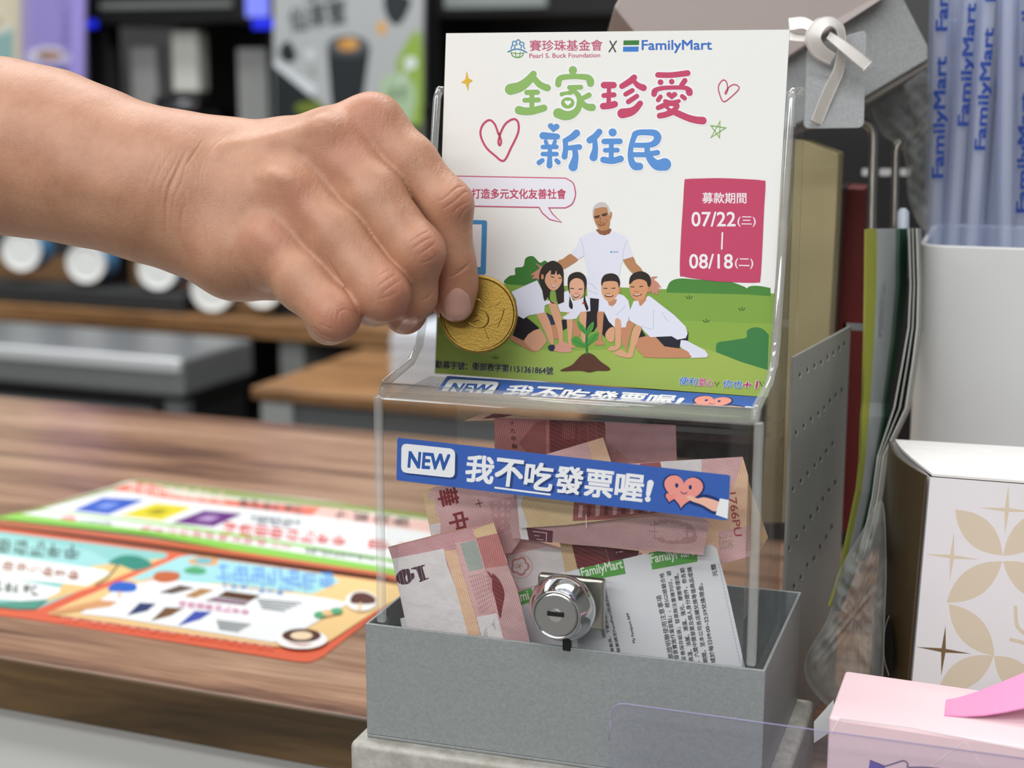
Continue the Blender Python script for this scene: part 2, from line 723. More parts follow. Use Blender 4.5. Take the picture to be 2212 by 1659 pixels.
M_BLACK_PL = mat('black_plastic', '#17181a', 0.35)
M_DARK = mat('dark_cavity', '#141414', 0.7)
M_STEEL = mat('brushed_steel', '#96999b', 0.32, 0.5)
M_STEELD = mat('dark_steel_panel', '#7a7d80', 0.4, 0.4)
M_SHELFWOOD = wood('back_shelf_wood', '#b58a60', '#9c744c', '#7a5838', (CU, CV), 1.0, 0.4)
M_GREY = mat('grey_laminate', '#9a9d9b', 0.5)

# ---- back counter: wooden slab on a dark open base
V1 = 1.55
bc = empty('back_counter', cf(-1.2, V1, Z_FLOOR), 'brown wooden back counter behind the aisle, open and dark underneath', 'counter')
zt, zb_ = vp(420, 683, V1)[2], vp(420, 722, V1)[2]
bm = bmesh.new()
add_box(bm, O3, CU, CV, Z3, (-2.6, V1, zb_), (-0.30, V1 + 0.60, zt))
finish('worktop', bm, M_SHELFWOOD, bc, bevel=0.003)
bm = bmesh.new()
add_box(bm, O3, CU, CV, Z3, (-2.6, V1 + 0.50, Z_FLOOR), (-0.30, V1 + 0.56, zb_))
finish('rear_panel', bm, M_DARK, bc)
for pxa, pxb in ((604, 655), (1180, 1230)):
    a, b = vp(pxa, 735, V1 + 0.02), vp(pxb, 735, V1 + 0.02)
    bm = bmesh.new()
    add_box(bm, O3, CU, CV, Z3, (a[0], V1 + 0.02, Z_FLOOR), (b[0], V1 + 0.40, zb_))
    finish('upright', bm, M_GREY, bc)
bm = bmesh.new()
add_box(bm, O3, CU, CV, Z3, (-2.6, V1 + 0.06, -0.62), (-0.30, V1 + 0.50, -0.60))
finish('lower_shelf', bm, M_DARK, bc)

# ---- stainless undercounter unit standing in front of it
V2 = 1.22
a, b = vp(0, 744, V2), vp(392, 778, V2)
zs1 = (a[2] + b[2]) / 2
un = empty('steel_cabinet', cf(b[0] - 0.3, V2, Z_FLOOR), 'stainless steel cabinet with a bright front edge below the back counter', 'cabinet')
u1 = b[0]
bm = bmesh.new()
VB = uvz(on_z(200, 706, zs1))[1]
add_box(bm, O3, CU, CV, Z3, (u1 - 0.75, V2 + 0.002, zs1 - 0.052), (u1, VB, zs1 - 0.0005))
finish('top', bm, M_STEEL, un, bevel=0.006, segs=3)
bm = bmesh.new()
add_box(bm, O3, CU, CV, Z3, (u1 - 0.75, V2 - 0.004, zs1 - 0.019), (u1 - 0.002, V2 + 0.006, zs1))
finish('front_highlight', bm, mat('steel_highlight', '#e6e9ec', 0.35, 0.3), un, bevel=0.004, segs=3)  # lighter strip painted as the highlight along the rounded front edge
bm = bmesh.new()
add_box(bm, O3, CU, CV, Z3, (u1 - 0.75, V2 + 0.012, zs1 - 0.066), (u1 - 0.006, VB - 0.01, zs1 - 0.052))
add_box(bm, O3, CU, CV, Z3, (u1 - 0.75, V2 + 0.03, Z_FLOOR), (u1 - 0.01, VB - 0.01, zs1 - 0.066))
finish('body', bm, M_DARK, un)
bm = bmesh.new()
add_box(bm, O3, CU, CV, Z3, (u1 - 0.74, V2 + 0.004, zs1 - 0.56), (u1 - 0.055, V2 + 0.03, zs1 - 0.072))
finish('door', bm, M_STEELD, un, bevel=0.003)
bm = bmesh.new()
add_box(bm, O3, CU, CV, Z3, (u1 - 0.035, V2 + 0.01, Z_FLOOR), (u1 - 0.005, V2 + 0.03, zs1 - 0.06))
finish('corner_post', bm, M_STEELD, un)

# ---- low wooden stool-height shelf unit
V3 = 1.12
a, b = vp(540, 834, V3), vp(832, 862, V3)
zw = (a[2] + b[2]) / 2
st = empty('side_table', cf(a[0] + 0.1, V3, Z_FLOOR), 'small low table with a brown wooden top and grey body in the aisle', 'table')
bm = bmesh.new()
add_box(bm, O3, CU, CV, Z3, (a[0], V3, zw - 0.016), (a[0] + 0.42, V3 + 0.30, zw))
finish('top', bm, M_SHELFWOOD, st, bevel=0.003)
bm = bmesh.new()
add_box(bm, O3, CU, CV, Z3, (a[0] + 0.012, V3 + 0.012, Z_FLOOR), (a[0] + 0.41, V3 + 0.28, zw - 0.016))
finish('body', bm, mat('grey_drawer', '#5d5f60', 0.5), st)
bm = bmesh.new()
add_box(bm, O3, CU, CV, Z3, (a[0] + 0.012, V3 + 0.004, zw - 0.22), (a[0] + 0.055, V3 + 0.012, zw - 0.018))
finish('drawer_front', bm, M_GREY, st)

# ---- white ream of paper on the low table
VP_ = 1.20
a, b = vp(841, 716, VP_), vp(934, 812, VP_)
M_PAPER = mat('paper_ream', '#d9dee6', 0.6)
bm = bmesh.new()
for k in range(12):
    z0 = zw + (a[2] - zw) * k / 12
    z1 = zw + (a[2] - zw) * (k + 1) / 12 - 0.0006
    j = (k % 3) * 0.001
    add_box(bm, O3, CU, CV, Z3, (a[0] + j, VP_ + j, z0), (a[0] + 0.20 + j, VP_ + 0.16, z1))
pr = finish('paper_stack', bm, M_PAPER)
tag(pr, 'stack of white paper seen between the fingertips and the clear box', 'paper stack')
centre(pr)

# ---- paper cups lying on their sides, bottoms towards the shop
VC = 1.565
M_CUPW = mat('cup_white', '#f3f5f3', 0.5)
M_CUPB = mat('cup_blue', '#4f80aa', 0.45)
low = []
for k, (cx, cy, r) in enumerate(((45, 543, 43), (185, 569, 43), (340, 583, 44), (458, 627, 47), (566, 624, 42))):
    c = on_v(cx, cy, VC)
    rr = r / FPX * depth_of(c)
    low.append(c[2] - rr * 1.12)
    nm = ['leftmost of the white cups lying on the dark tray', 'second white cup from the left, lying below the wrist', 'third white cup from the left, under the heel of the hand',
          'fourth white cup from the left, lower and nearest the little finger', 'last white cup, mostly hidden behind the curled fingers'][k]
    t = empty('paper_cup', c, nm, 'cup', 'paper cups on the back counter')
    vd = np.array([*(c - CAM)[:2], 0.0])
    cax = CV * 0.45 + vd / np.linalg.norm(vd) * 0.55
    cax = cax / np.linalg.norm(cax)
    bm = bmesh.new()
    add_lathe(bm, c, cax, [(0.0, 0.0012), (rr * 0.80, 0.0012), (rr * 0.83, 0.0), (rr * 0.96, -0.001), (rr, 0.001), (rr * 1.01, 0.006)], 40)
    finish('cup_base', bm, M_CUPW, t, smooth=False)
    bm = bmesh.new()
    add_lathe(bm, c, cax, [(rr * 1.01, 0.0062), (rr * 1.10, 0.06), (rr * 1.12, 0.06), (rr * 1.12, 0.063), (rr * 1.06, 0.063)], 40)
    finish('cup_side', bm, M_CUPB, t, smooth=True)
ue = (uvz(on_v(340, 583, VC))[0] + uvz(on_v(458, 627, VC))[0]) / 2
bm = bmesh.new()
add_box(bm, O3, CU, CV, Z3, (-2.3, 1.556, zt), (ue, 1.625, min(low[:3])))
tr_ = finish('cup_tray', bm, mat('dark_tray', '#3b3c3c', 0.35), bevel=0.004)
tag(tr_, 'long dark tray under the lying white cups', 'tray')
centre(tr_)

# ---- coffee machine: black housing, lit grey bay, spout block and drip bar
V4 = 1.66
ma = vp(184, 60, V4)
mb = vp(592, 60, V4)
cm_ = empty('coffee_machine', cf((ma[0] + mb[0]) / 2, V4, zt), 'black coffee machine with a pale spout block and chrome bar, behind the forearm', 'coffee machine')
bm = bmesh.new()
zt2 = vp(400, -160, V4)[2]
z1 = vp(400, 52, V4)[2]
add_box(bm, O3, CU, CV, Z3, (ma[0], V4 - 0.03, z1), (mb[0], V4 + 0.34, zt2))
finish('head', bm, M_BLACK_PL, cm_, bevel=0.006)
bm = bmesh.new()
add_box(bm, O3, CU, CV, Z3, (ma[0], V4 + 0.26, zt), (mb[0], V4 + 0.34, z1))
add_box(bm, O3, CU, CV, Z3, (ma[0], V4, zt), (vp(228, 60, V4)[0], V4 + 0.04, z1))
add_box(bm, O3, CU, CV, Z3, (mb[0] - 0.012, V4, zt), (mb[0], V4 + 0.26, z1))
finish('housing', bm, M_BLACK_PL, cm_, bevel=0.003)
for q in ((282, 102, 352, 470), (512, 105, 585, 470)):
    vbox(q[0], q[1], q[2], q[3], V4 + 0.045, 0.02, mat('bay_panel', '#b4b7b5', 0.45), 'bay_panel', cm_)
vbox(366, 66, 429, 202, V4 + 0.0, 0.035, mat('spout_block', '#cfd2cb', 0.4), 'spout_block', cm_, bevel=0.006)
vbox(352, 203, 435, 214, V4 - 0.004, 0.04, M_BLACK_PL, 'spout_base', cm_, bevel=0.003)
a, b = on_v(338, 222, V4 + 0.02), on_v(430, 222, V4 + 0.02)
bm = bmesh.new()
add_tube(bm, [a, b], 0.0095, 16)
finish('chrome_bar', bm, mat('bar_chrome', '#c9ccd2', 0.15, 1.0), cm_, smooth=True)
vbox(352, 238, 470, 300, V4 + 0.03, 0.2, M_BLACK_PL, 'drip_tray', cm_, bevel=0.004)
vbox(215, 6, 500, 15, V4 - 0.034, 0.004, mat('trim_strip', '#6d7270', 0.35), 'trim_strip', cm_)
m_scr, nt, b_ = new_mat('screen_blue')
b_.inputs['Base Color'].default_value = lin('#3a44b0')
b_.inputs['Emission Color'].default_value = lin('#8f98ff')
b_.inputs['Emission Strength'].default_value = 0.8
vbox(528, -60, 578, 36, V4 - 0.036, 0.006, m_scr, 'display', cm_)
m_led, nt, b_ = new_mat('led_blue')
b_.inputs['Base Color'].default_value = lin('#1018a0')
b_.inputs['Emission Color'].default_value = lin('#1a2ae0')
b_.inputs['Emission Strength'].default_value = 0.9
vbox(545, 40, 592, 62, V4 - 0.034, 0.006, m_led, 'blue_light', cm_)
vbox(186, 44, 206, 60, V4 - 0.034, 0.006, m_led, 'blue_light', cm_)

# ---- second black machine behind the card
m2a, m2b = vp(918, 40, V4), vp(1420, 40, V4)
m2 = empty('drink_machine', cf((m2a[0] + m2b[0]) / 2, V4, zt), 'second black machine behind the top of the donation card', 'machine')
bm = bmesh.new()
add_box(bm, O3, CU, CV, Z3, (m2a[0], V4 + 0.20, zt), (m2b[0], V4 + 0.34, zt2))
add_box(bm, O3, CU, CV, Z3, (m2a[0], V4, zt), (vp(945, 40, V4)[0], V4 + 0.20, zt2))
finish('housing', bm, M_BLACK_PL, m2, bevel=0.003)
vbox(940, -120, 1345, 34, V4 - 0.02, 0.22, M_BLACK_PL, 'head', m2, bevel=0.004)
vbox(960, -60, 1180, 14, V4 - 0.026, 0.006, mat('grey_screen', '#8a9392', 0.3), 'display', m2)
vbox(1335, 24, 1380, 66, V4 - 0.02, 0.05, m_led, 'blue_light', m2)
kb = on_v(906, 240, V4 - 0.02)
bm = bmesh.new()
add_lathe(bm, kb, -CV, [(0, 0.02), (0.007, 0.018), (0.0095, 0.010), (0.0095, 0.0), (0.006, -0.02), (0, -0.02)], 24)
finish('chrome_knob', bm, mat('bar_chrome', '#c9ccd2', 0.15, 1.0), m2, smooth=True)


# ---- posters standing between the machines
def poster(name, px, v, base, label, cat, drawing):
    """px = four corners of the sheet in the photo; drawing(A) adds the print."""
    A = Art()
    A.poly(px, base)
    drawing(A)
    o = np.array(CV * v)

    def ex(bm):
        q = [on_v(x, y, v) for x, y in px]
        add_prism(bm, [p + CV * 0.001 for p in q], CV * 0.005)
    ob = A.build(name, lambda x, y, l: on_v(x, y, v) - CV * l, step=0.00002, extra=ex)
    tag(ob, label, cat)
    centre(ob)
    return ob


def draw_grey(A):
    A.poly([(592, 140), (592, 275), (700, 275), (706, 238), (640, 172)], '#20272a')
    A.poly([(592, 128), (686, 190), (672, 208), (592, 142)], '#d3dbe0')
    A.poly([(706, 100), (800, 100), (776, 275), (720, 275)], '#262b2e')
    A.ell(752, 102, 46, 24, '#3d4347')
    A.ell(752, 96, 44, 20, '#585d62')
    A.ell(752, 96, 24, 14, '#c08a44')
    A.ell(758, 92, 12, 8, '#d8a860')
    A.blob([(832, -10), (884, -6), (882, 22), (860, 54), (836, 36)], '#2d3337')
    A.blob([(604, 108), (622, 88), (640, 116), (632, 134), (610, 130)], '#272d30')
    A.blob([(815, 52), (832, 48), (834, 70), (818, 72)], '#d8a45a')
    A.blob([(862, 120), (908, 70), (910, 270), (880, 275), (858, 160)], '#8fae4c')
    A.blob([(826, 170), (850, 158), (886, 172), (898, 210), (880, 275), (840, 275), (822, 210)], '#a8c2a0')
    A.ell(887, 136, 13, 14, '#dce4e8')
    A.line([(878, 150), (864, 180)], 6, '#c8d4d4')
    A.scrawl(2, (840, 215), (880, 215), 26, '#4a6a4e')
    A.text('仙草蜜', (628, 72), (748, 50), 54, '#4c5154', bold=0.03, shear=0.15)
    A.scrawl(2, (660, 4), (740, -8), 40, '#5a5f62')
    A.poly([(592, 270), (906, 270), (900, 684), (590, 684)], '#20272a')
    A.blob([(640, 226), (690, 218), (700, 240), (650, 246)], '#6d7c30')
    A.blob([(662, 110), (676, 108), (680, 126), (666, 128)], '#cfd8dc')
    A.blob([(668, 146), (680, 146), (682, 158), (670, 160)], '#9aa39a')


poster('drink_poster', [(591, -160), (917, -160), (900, 684), (590, 684)], 1.60, '#aeb3b5', 'grey drink poster with a black cup and green bottle, above the knuckles', 'poster', draw_grey)


def draw_purple(A):
    A.poly([(46, -160), (66, -160), (66, 400), (46, 400)], '#9d94c4')
    A.poly([(150, -160), (184, -160), (178, 400), (160, 400)], '#a094dc')
    A.ell(104, 124, 50, 25, '#b9b4dc')
    A.ell(104, 118, 38, 16, '#d8d4e4')
    A.ell(106, 120, 28, 11, '#8a6a5c')
    A.ell(112, 122, 14, 6, '#b08a70')
    A.poly([(66, 140), (144, 140), (136, 400), (74, 400)], '#6a6cae')
    A.poly([(112, 150), (144, 140), (136, 400), (120, 400)], '#4a4a8c')
    A.line([(128, 2), (156, 2), (156, 16), (128, 16)], 1.5, '#6d62a8', closed=True)
    for k in range(4):
        A.scrawl(1, (134, 42 + k * 26), (156, 42 + k * 26), 20, '#7468ae', k)


poster('coffee_poster', [(48, -160), (184, -160), (178, 400), (46, 400)], 1.60, '#948acb', 'purple drink poster with a cup seen from above, behind the forearm', 'poster', draw_purple)


def draw_cream(A):
    A.poly([(-200, 60), (30, 60), (24, 400), (-200, 400)], '#8fb4b2')
    A.ell(-20, 60, 50, 14, '#c8d4cc')
    A.ell(-20, 52, 40, 16, '#e0dccc')
    A.ell(-16, 48, 26, 9, '#b8a888')


poster('cream_poster', [(-420, -160), (46, -160), (44, 400), (-420, 400)], 1.615, '#d8cfb8', 'cream poster with a teal cup beside the purple poster', 'poster', draw_cream)

# ---- laminated flyers lying on the counter
FT = Z_COUNTER + 0.0004


def fl_place(x, y, l):
    return on_z(x, y, FT) + np.array([0, 0, l])


zq = zf(0, 1000, 2.5174)
W_, RD, GN = '#eef1f2', '#dd6650', '#8ecb58'
A = Art()
A.poly(zq([(-420, 390), (220, 240), (600, 132), (690, 100), (770, 94), (1700, 198), (2300, 280), (3000, 380), (2500, 690), (2060, 600), (0, 318), (-200, 340)]), '#d9e0cf')
A.poly(zq([(-420, 390), (220, 240), (560, 150), (760, 96), (1240, 150), (2300, 275), (3000, 380), (2980, 396), (2060, 272), (1240, 178), (780, 116), (600, 165), (100, 285), (-400, 400)]), '#8a9a4a')
A.poly(zq([(610, 140), (720, 106), (840, 112), (960, 180), (1740, 240), (2400, 330), (2360, 400), (1690, 288), (1260, 236), (880, 190), (640, 150)]), '#e07a66')
A.poly(zq([(1740, 244), (2600, 350), (2560, 420), (1690, 290)]), '#f0c4bc')
A.scrawl(8, zq([(690, 158)])[0], zq([(1240, 222)])[0], 22, '#f4d8d0')
A.scrawl(6, zq([(1300, 240)])[0], zq([(1660, 285)])[0], 18, '#50585c')
A.scrawl(4, zq([(1810, 300)])[0], zq([(2240, 350)])[0], 18, '#4a4648')
A.poly(zq([(230, 255), (610, 155), (880, 195), (1690, 292), (2600, 420), (2450, 590), (2060, 520), (1000, 350), (240, 262)]), W_)
for q, c, c2 in (([(395, 262), (560, 192), (790, 205), (590, 285)], '#3f62c0', '#7f9ae0'), ([(650, 290), (850, 222), (1050, 245), (880, 318)], '#e0d23c', '#a89a30'), ([(930, 330), (1110, 262), (1325, 280), (1160, 352)], '#6a3a80', '#b89ac8')):
    A.poly(zq(q), c)
    m_ = np.mean(q, 0)
    A.poly(zq([m_ + (np.array(p) - m_) * 0.35 for p in q]), c2)
A.scrawl(8, zq([(1360, 320)])[0], zq([(1640, 345)])[0], 14, '#70787c')
A.scrawl(3, zq([(1400, 338)])[0], zq([(1600, 362)])[0], 12, '#70787c')
A.scrawl(8, zq([(1210, 385)])[0], zq([(1890, 462)])[0], 24, '#e0504a')
A.scrawl(2, zq([(1990, 470)])[0], zq([(2300, 515)])[0], 22, '#e0504a')
A.poly(zq([(240, 262), (1000, 350), (2060, 520), (2450, 590), (2440, 612), (2060, 540), (1000, 366), (200, 272)]), GN)
A.poly(zq([(90, 290), (230, 268), (1000, 366), (2060, 540), (2440, 612), (2420, 650), (2060, 578), (1000, 410), (100, 300)]), W_)
A.ell(*zq([(372, 316)])[0], 18, 7, '#e8929a')
A.scrawl(10, zq([(430, 342)])[0], zq([(610, 358)])[0], 11, '#a8b0b4')
A.scrawl(13, zq([(690, 365)])[0], zq([(1600, 482)])[0], 12, '#e88a96')
A.scrawl(12, zq([(1660, 500)])[0], zq([(2040, 552)])[0], 11, '#70787c')
A.poly(zq([(-420, 392), (90, 292), (1000, 410), (2060, 578), (2420, 652), (2400, 690), (2060, 618), (1400, 520), (820, 410), (0, 322), (-300, 350)]), GN)
A.poly(zq([(-420, 400), (0, 332), (400, 378), (820, 430), (2060, 612), (2400, 690), (2370, 720), (2060, 636), (900, 470), (0, 350), (-420, 410)]), '#c9694c')
fl1 = A.build('flyer', fl_place, step=0.000006, rough=0.22)
tag(fl1, 'green and red laminated flyer lying farther back on the wooden counter', 'flyer')
centre(fl1)

A = Art()
rim = zq([(-700, 470), (-300, 340), (0, 348), (900, 478), (2060, 640), (2400, 700), (2060, 812), (1760, 1050)]) + smooth_curve(zq([(1760, 1052), (1700, 1078), (1620, 1080), (1400, 1045)]), 4) + zq([(140, 846), (0, 830), (-400, 780)])
A.poly(rim, '#dc6a4e')
# left panel
A.poly(zq([(-500, 470), (-300, 372), (0, 372), (880, 486), (915, 495), (905, 515), (560, 640), (190, 800), (100, 800), (-500, 730)]), '#8fc8c4')
A.poly(zq([(-500, 420), (0, 392), (500, 480), (640, 560), (-500, 560)]), '#9fd4d2')
A.poly(zq([(500, 560), (890, 520), (600, 640), (240, 760), (300, 690)]), '#e6c584')
A.blob(zq([(590, 545), (660, 505), (760, 510), (830, 555), (740, 585), (660, 560)]), '#3f8a7a')
A.line(zq([(640, 560), (580, 630), (520, 665)]), 5, '#7a6a4a')
A.poly(zq([(-500, 500), (0, 502), (560, 580), (600, 600), (470, 670), (300, 650), (-500, 590)]), W_)
A.poly(zq([(-500, 620), (0, 620), (330, 680), (320, 705), (210, 760), (-500, 700)]), W_)
A.scrawl(8, zq([(-300, 460)])[0], zq([(440, 530)])[0], 30, '#4a5a54')
A.scrawl(7, zq([(-60, 570)])[0], zq([(440, 645)])[0], 20, '#a86a48')
A.scrawl(6, zq([(-80, 690)])[0], zq([(220, 725)])[0], 20, '#4a5a48')
A.poly(zq([(0, 765), (260, 748), (190, 800), (100, 800), (-100, 780)]), '#5a9a8a')
# right panel with ices
A.poly(zq([(255, 825), (420, 750), (980, 515), (1040, 508), (2060, 650), (2300, 690), (2060, 800), (1740, 1010), (1690, 1022), (1500, 1005)]), '#ecc98e')
A.poly(zq([(700, 640), (980, 515), (1040, 508), (1800, 615), (1850, 650), (1700, 720), (1250, 665)]), '#a4d8dc')
A.blob(zq([(1020, 540), (1100, 515), (1180, 530), (1170, 560), (1080, 560)]), '#e0a060')
A.ell(*zq([(1108, 538)])[0], 20, 6, '#6ab8c8')
A.scrawl(7, zq([(1170, 640)])[0], zq([(1830, 690)])[0], 34, '#6a9ae0')
A.scrawl(5, zq([(1200, 665)])[0], zq([(1720, 722)])[0], 26, '#86b4e4')
A.blob(zq([(1000, 590), (1060, 570), (1120, 590), (1100, 610), (1030, 608)]), '#58a878')
A.poly(zq([(480, 800), (640, 690), (860, 640), (1080, 660), (1780, 745), (1900, 770), (1540, 980), (1480, 985), (620, 850), (430, 830)]), W_)
A.blob(zq([(835, 640), (850, 605), (920, 598), (978, 612), (955, 650), (880, 660)]), '#c06a48')
A.line(zq([(830, 636), (780, 650)]), 5, '#e8c090')
A.blob(zq([(590, 700), (620, 660), (690, 655), (740, 670), (735, 705), (660, 712)]), '#3a68c4')
A.line(zq([(650, 712), (650, 740)]), 5, '#e0b080')
for q, c in (([(860, 715), (980, 672), (1065, 690), (940, 722)], '#6a5a54'), ([(1000, 735), (1090, 690), (1170, 700), (1060, 745)], '#b08858'), ([(1180, 735), (1230, 705), (1420, 730), (1360, 762)], '#5a4030'), ([(1110, 760), (1170, 738), (1360, 765), (1330, 785)], '#8c7484'),
             ([(690, 840), (760, 770), (850, 775), (800, 815)], '#3c4870'), ([(820, 870), (900, 795), (1000, 800), (930, 840)], '#7a5a40'), ([(965, 898), (1060, 815), (1155, 820), (1090, 860)], '#4a5ab0')):
    A.poly(zq(q), c)
A.poly(zq([(270, 818), (540, 755), (640, 765), (600, 790), (330, 828)]), '#d8a070')
A.scrawl(7, zq([(1200, 690)])[0], zq([(1550, 735)])[0], 12, '#5a9ad8')
A.scrawl(8, zq([(970, 790)])[0], zq([(1360, 838)])[0], 12, '#d87aa8')
for k in range(4):
    A.line(zq([(1400 + 8 * k, 755 + 15 * k), (1640 - 30 * k, 775 + 14 * k)]), 2.2, '#8a9094')
    A.line(zq([(1180 + 4 * k, 872 + 14 * k), (1360 - 20 * k, 893 + 12 * k)]), 2.2, '#8a9094')
A.ell(*zq([(1965, 765)])[0], 34, 22, '#f2f2f0')
A.blob(zq([(1905, 755), (1930, 722), (1990, 720), (2040, 748), (2030, 780), (1920, 780)]), '#5c3a34')
A.line(zq([(1960, 785), (1955, 815)]), 8, '#e8c8a0')
for k in range(3):
    A.ell(*zq([(1740 + 45 * k, 840 - 10 * k)])[0], 13, 7, '#5aa878' if k % 2 == 0 else '#e8c090')
A.ell(*zq([(1640, 975)])[0], 56, 21, '#f4f2f0')
A.ell(*zq([(1640, 955)])[0], 42, 15, '#5a3a34')
A.ell(*zq([(1640, 955)])[0], 24, 9, '#efd8b4')
A.blob(zq([(1560, 990), (1640, 1000), (1700, 1000), (1640, 1012)]), '#c89a88')
A.scrawl(22, zq([(330, 862)])[0], zq([(1500, 1030)])[0], 8, '#f0b8a8')
fl2 = A.build('flyer', fl_place, step=0.000006, rough=0.22)
tag(fl2, 'orange-edged laminated flyer with ice creams, nearest the counter edge', 'flyer')
centre(fl2)
# ================================================================== the see-through donation box on its grey tray
TW, TD, TH = 0.0725, 0.0856, 0.0438       # tray half width, depth, height (its rim is z = 0)
BW, BD, BH = 0.0672, 0.083, 0.088         # box half width, depth, height over the rim
M_TRAY = mat('grey_painted_steel', '#9ea3a4', 0.42, 0.2, noise=(900, 0.5, '#8a8f90'), bump=(1500, 0.12))
M_CLEAR = clear('clear_acrylic', (0.985, 0.99, 0.988), haze=0.004, smudge=0.06)
M_CLEAR3 = clear('clear_acrylic_side', (0.985, 0.99, 0.988), ior=1.42, haze=0.004, smudge=0.05, gloss=0.7)
M_CLEAR2 = clear('clear_acrylic_front', (0.99, 0.992, 0.99), ior=1.42, haze=0.002, smudge=0.04)
M_EDGE = clear('acrylic_edge', (0.93, 0.94, 0.935), ior=1.7, haze=0.16, hazecol='f0f2f2', smudge=0.08)  # white haze mixed in to pass for highlights along the edges
M_CHROME = mat('polished_chrome', '#d8d9da', 0.09, 1.0)
M_CHROME2 = mat('satin_chrome', '#b9babb', 0.28, 1.0, bump=(2500, 0.05))
M_BLACK = mat('black_slot', '#050505', 0.6)

box = empty('donation_box', (0, TD / 2, -TH), 'clear acrylic donation box locked onto a grey metal tray, banknotes inside', 'donation box')

bm = bmesh.new()
t = 0.0012
wbox(bm, (-TW, 0, -TH), (TW, TD, -TH + t))
wbox(bm, (-TW, 0, -TH + t), (TW, t, 0))
wbox(bm, (-TW, TD - t, -TH + t), (TW, TD, 0))
wbox(bm, (-TW, t, -TH + t), (-TW + t, TD - t, 0))
wbox(bm, (TW - t, t, -TH + t), (TW, TD - t, 0))
tray = finish('tray', bm, M_TRAY, box, bevel=0.0003, segs=1)
tray['label'] = 'grey painted metal tray with thin walls'

W = 0.003
Y0 = 0.0021
Z0 = -0.012                               # the clear box reaches down into the tray
DROP = 0.0115                             # the roof of the front compartment slopes up a little to the card slot
SLOT_Y = 0.0476

ROOF_O = np.array([0, 0.004, 0.0831])
ROOF_UP = np.array([0, 0.042, 0.0002]) / math.hypot(0.042, 0.0002)
ROOF_N = np.array([0, -ROOF_UP[2], ROOF_UP[1]])

# front wall, roof, back wall and two side walls that rise behind the card
bm = bmesh.new()
wbox(bm, (-BW + W, Y0, Z0), (BW - W, Y0 + W, BH - W))
finish('front_panel', bm, M_CLEAR2, box)
bm = bmesh.new()
add_box(bm, ROOF_O, X3, ROOF_UP, ROOF_N, (-BW + W, 0, -0.002), (BW - W, 0.0415, 0))
finish('roof_panel', bm, M_CLEAR3, box)
bm = bmesh.new()
wbox(bm, (-BW + W, BD - W, Z0), (BW - W, BD, 0.188))
finish('back_panel', bm, M_CLEAR, box)
prof = [(Y0 + 0.0002, Z0), (Y0 + 0.0002, BH - 0.004), (Y0 + 0.0035, BH), (0.030, BH + 0.0035), (0.0385, BH + 0.008), (0.0425, BH + 0.016),
        (0.0590, 0.186), (0.0615, 0.189), (BD - 0.001, 0.189), (BD, 0.187), (BD, Z0)]
for sx in (-1, 1):
    bm = bmesh.new()
    add_prism(bm, [(sx * BW - (W if sx > 0 else 0), y, z) for y, z in prof], (W, 0, 0))
    finish('side_panel', bm, M_CLEAR3, box, bevel=0.0006, segs=2)
    # rounded edge of the side wall, its milky white standing for highlights
    bm = bmesh.new()
    add_tube(bm, [(sx * (BW - W / 2), y, z) for y, z in prof[1:9]], 0.0016, 8)
    finish('side_edge', bm, M_EDGE, box, smooth=True)
    bm = bmesh.new()
    wbox(bm, (sx * BW - 0.0016, Y0 - 0.0004, 0.0), (sx * BW + 0.0016, Y0 + 0.0022, BH - 0.004))
    finish('corner_edge', bm, M_EDGE, box, bevel=0.0008, segs=3)
# thick rolled front edge of the roof
bm = bmesh.new()
add_tube(bm, [(-BW + 0.001, Y0 + 0.0028, BH - 0.0028), (BW - 0.001, Y0 + 0.0028, BH - 0.0028)], 0.0030, 20)
finish('front_rim', bm, M_EDGE, box, smooth=True)
# clear support plate behind the card, top rail of the back wall, inner ledge
bm = bmesh.new()
CARD_O = np.array([0, 0.0476, 0.0836])
CARD_UP = np.array([0, 0.0156, 0.1264]) / math.hypot(0.0156, 0.1264)
CARD_N = np.array([0, -CARD_UP[2], CARD_UP[1]])
b0 = CARD_O - CARD_N * 0.002
add_prism(bm, [b0 + np.array([-BW + W, 0, 0]), b0 + np.array([BW - W, 0, 0]), b0 + CARD_UP * 0.088 + np.array([BW - W, 0, 0]), b0 + CARD_UP * 0.088 + np.array([-BW + W, 0, 0])], -CARD_N * 0.002)
finish('card_rest', bm, M_CLEAR, box)
bm = bmesh.new()
wbox(bm, (-BW + W, BD - 0.0035, 0.186), (BW - W, BD + 0.0002, 0.189))
finish('back_edge', bm, M_EDGE, box, bevel=0.0008)
bm = bmesh.new()
wbox(bm, (-BW + W, BD - 0.012, 0.060), (BW - W, BD - W, 0.063))
wbox(bm, (-BW + W, BD - 0.012, 0.068), (BW - W, BD - W, 0.0695))
finish('inner_ledge', bm, M_CLEAR, box)


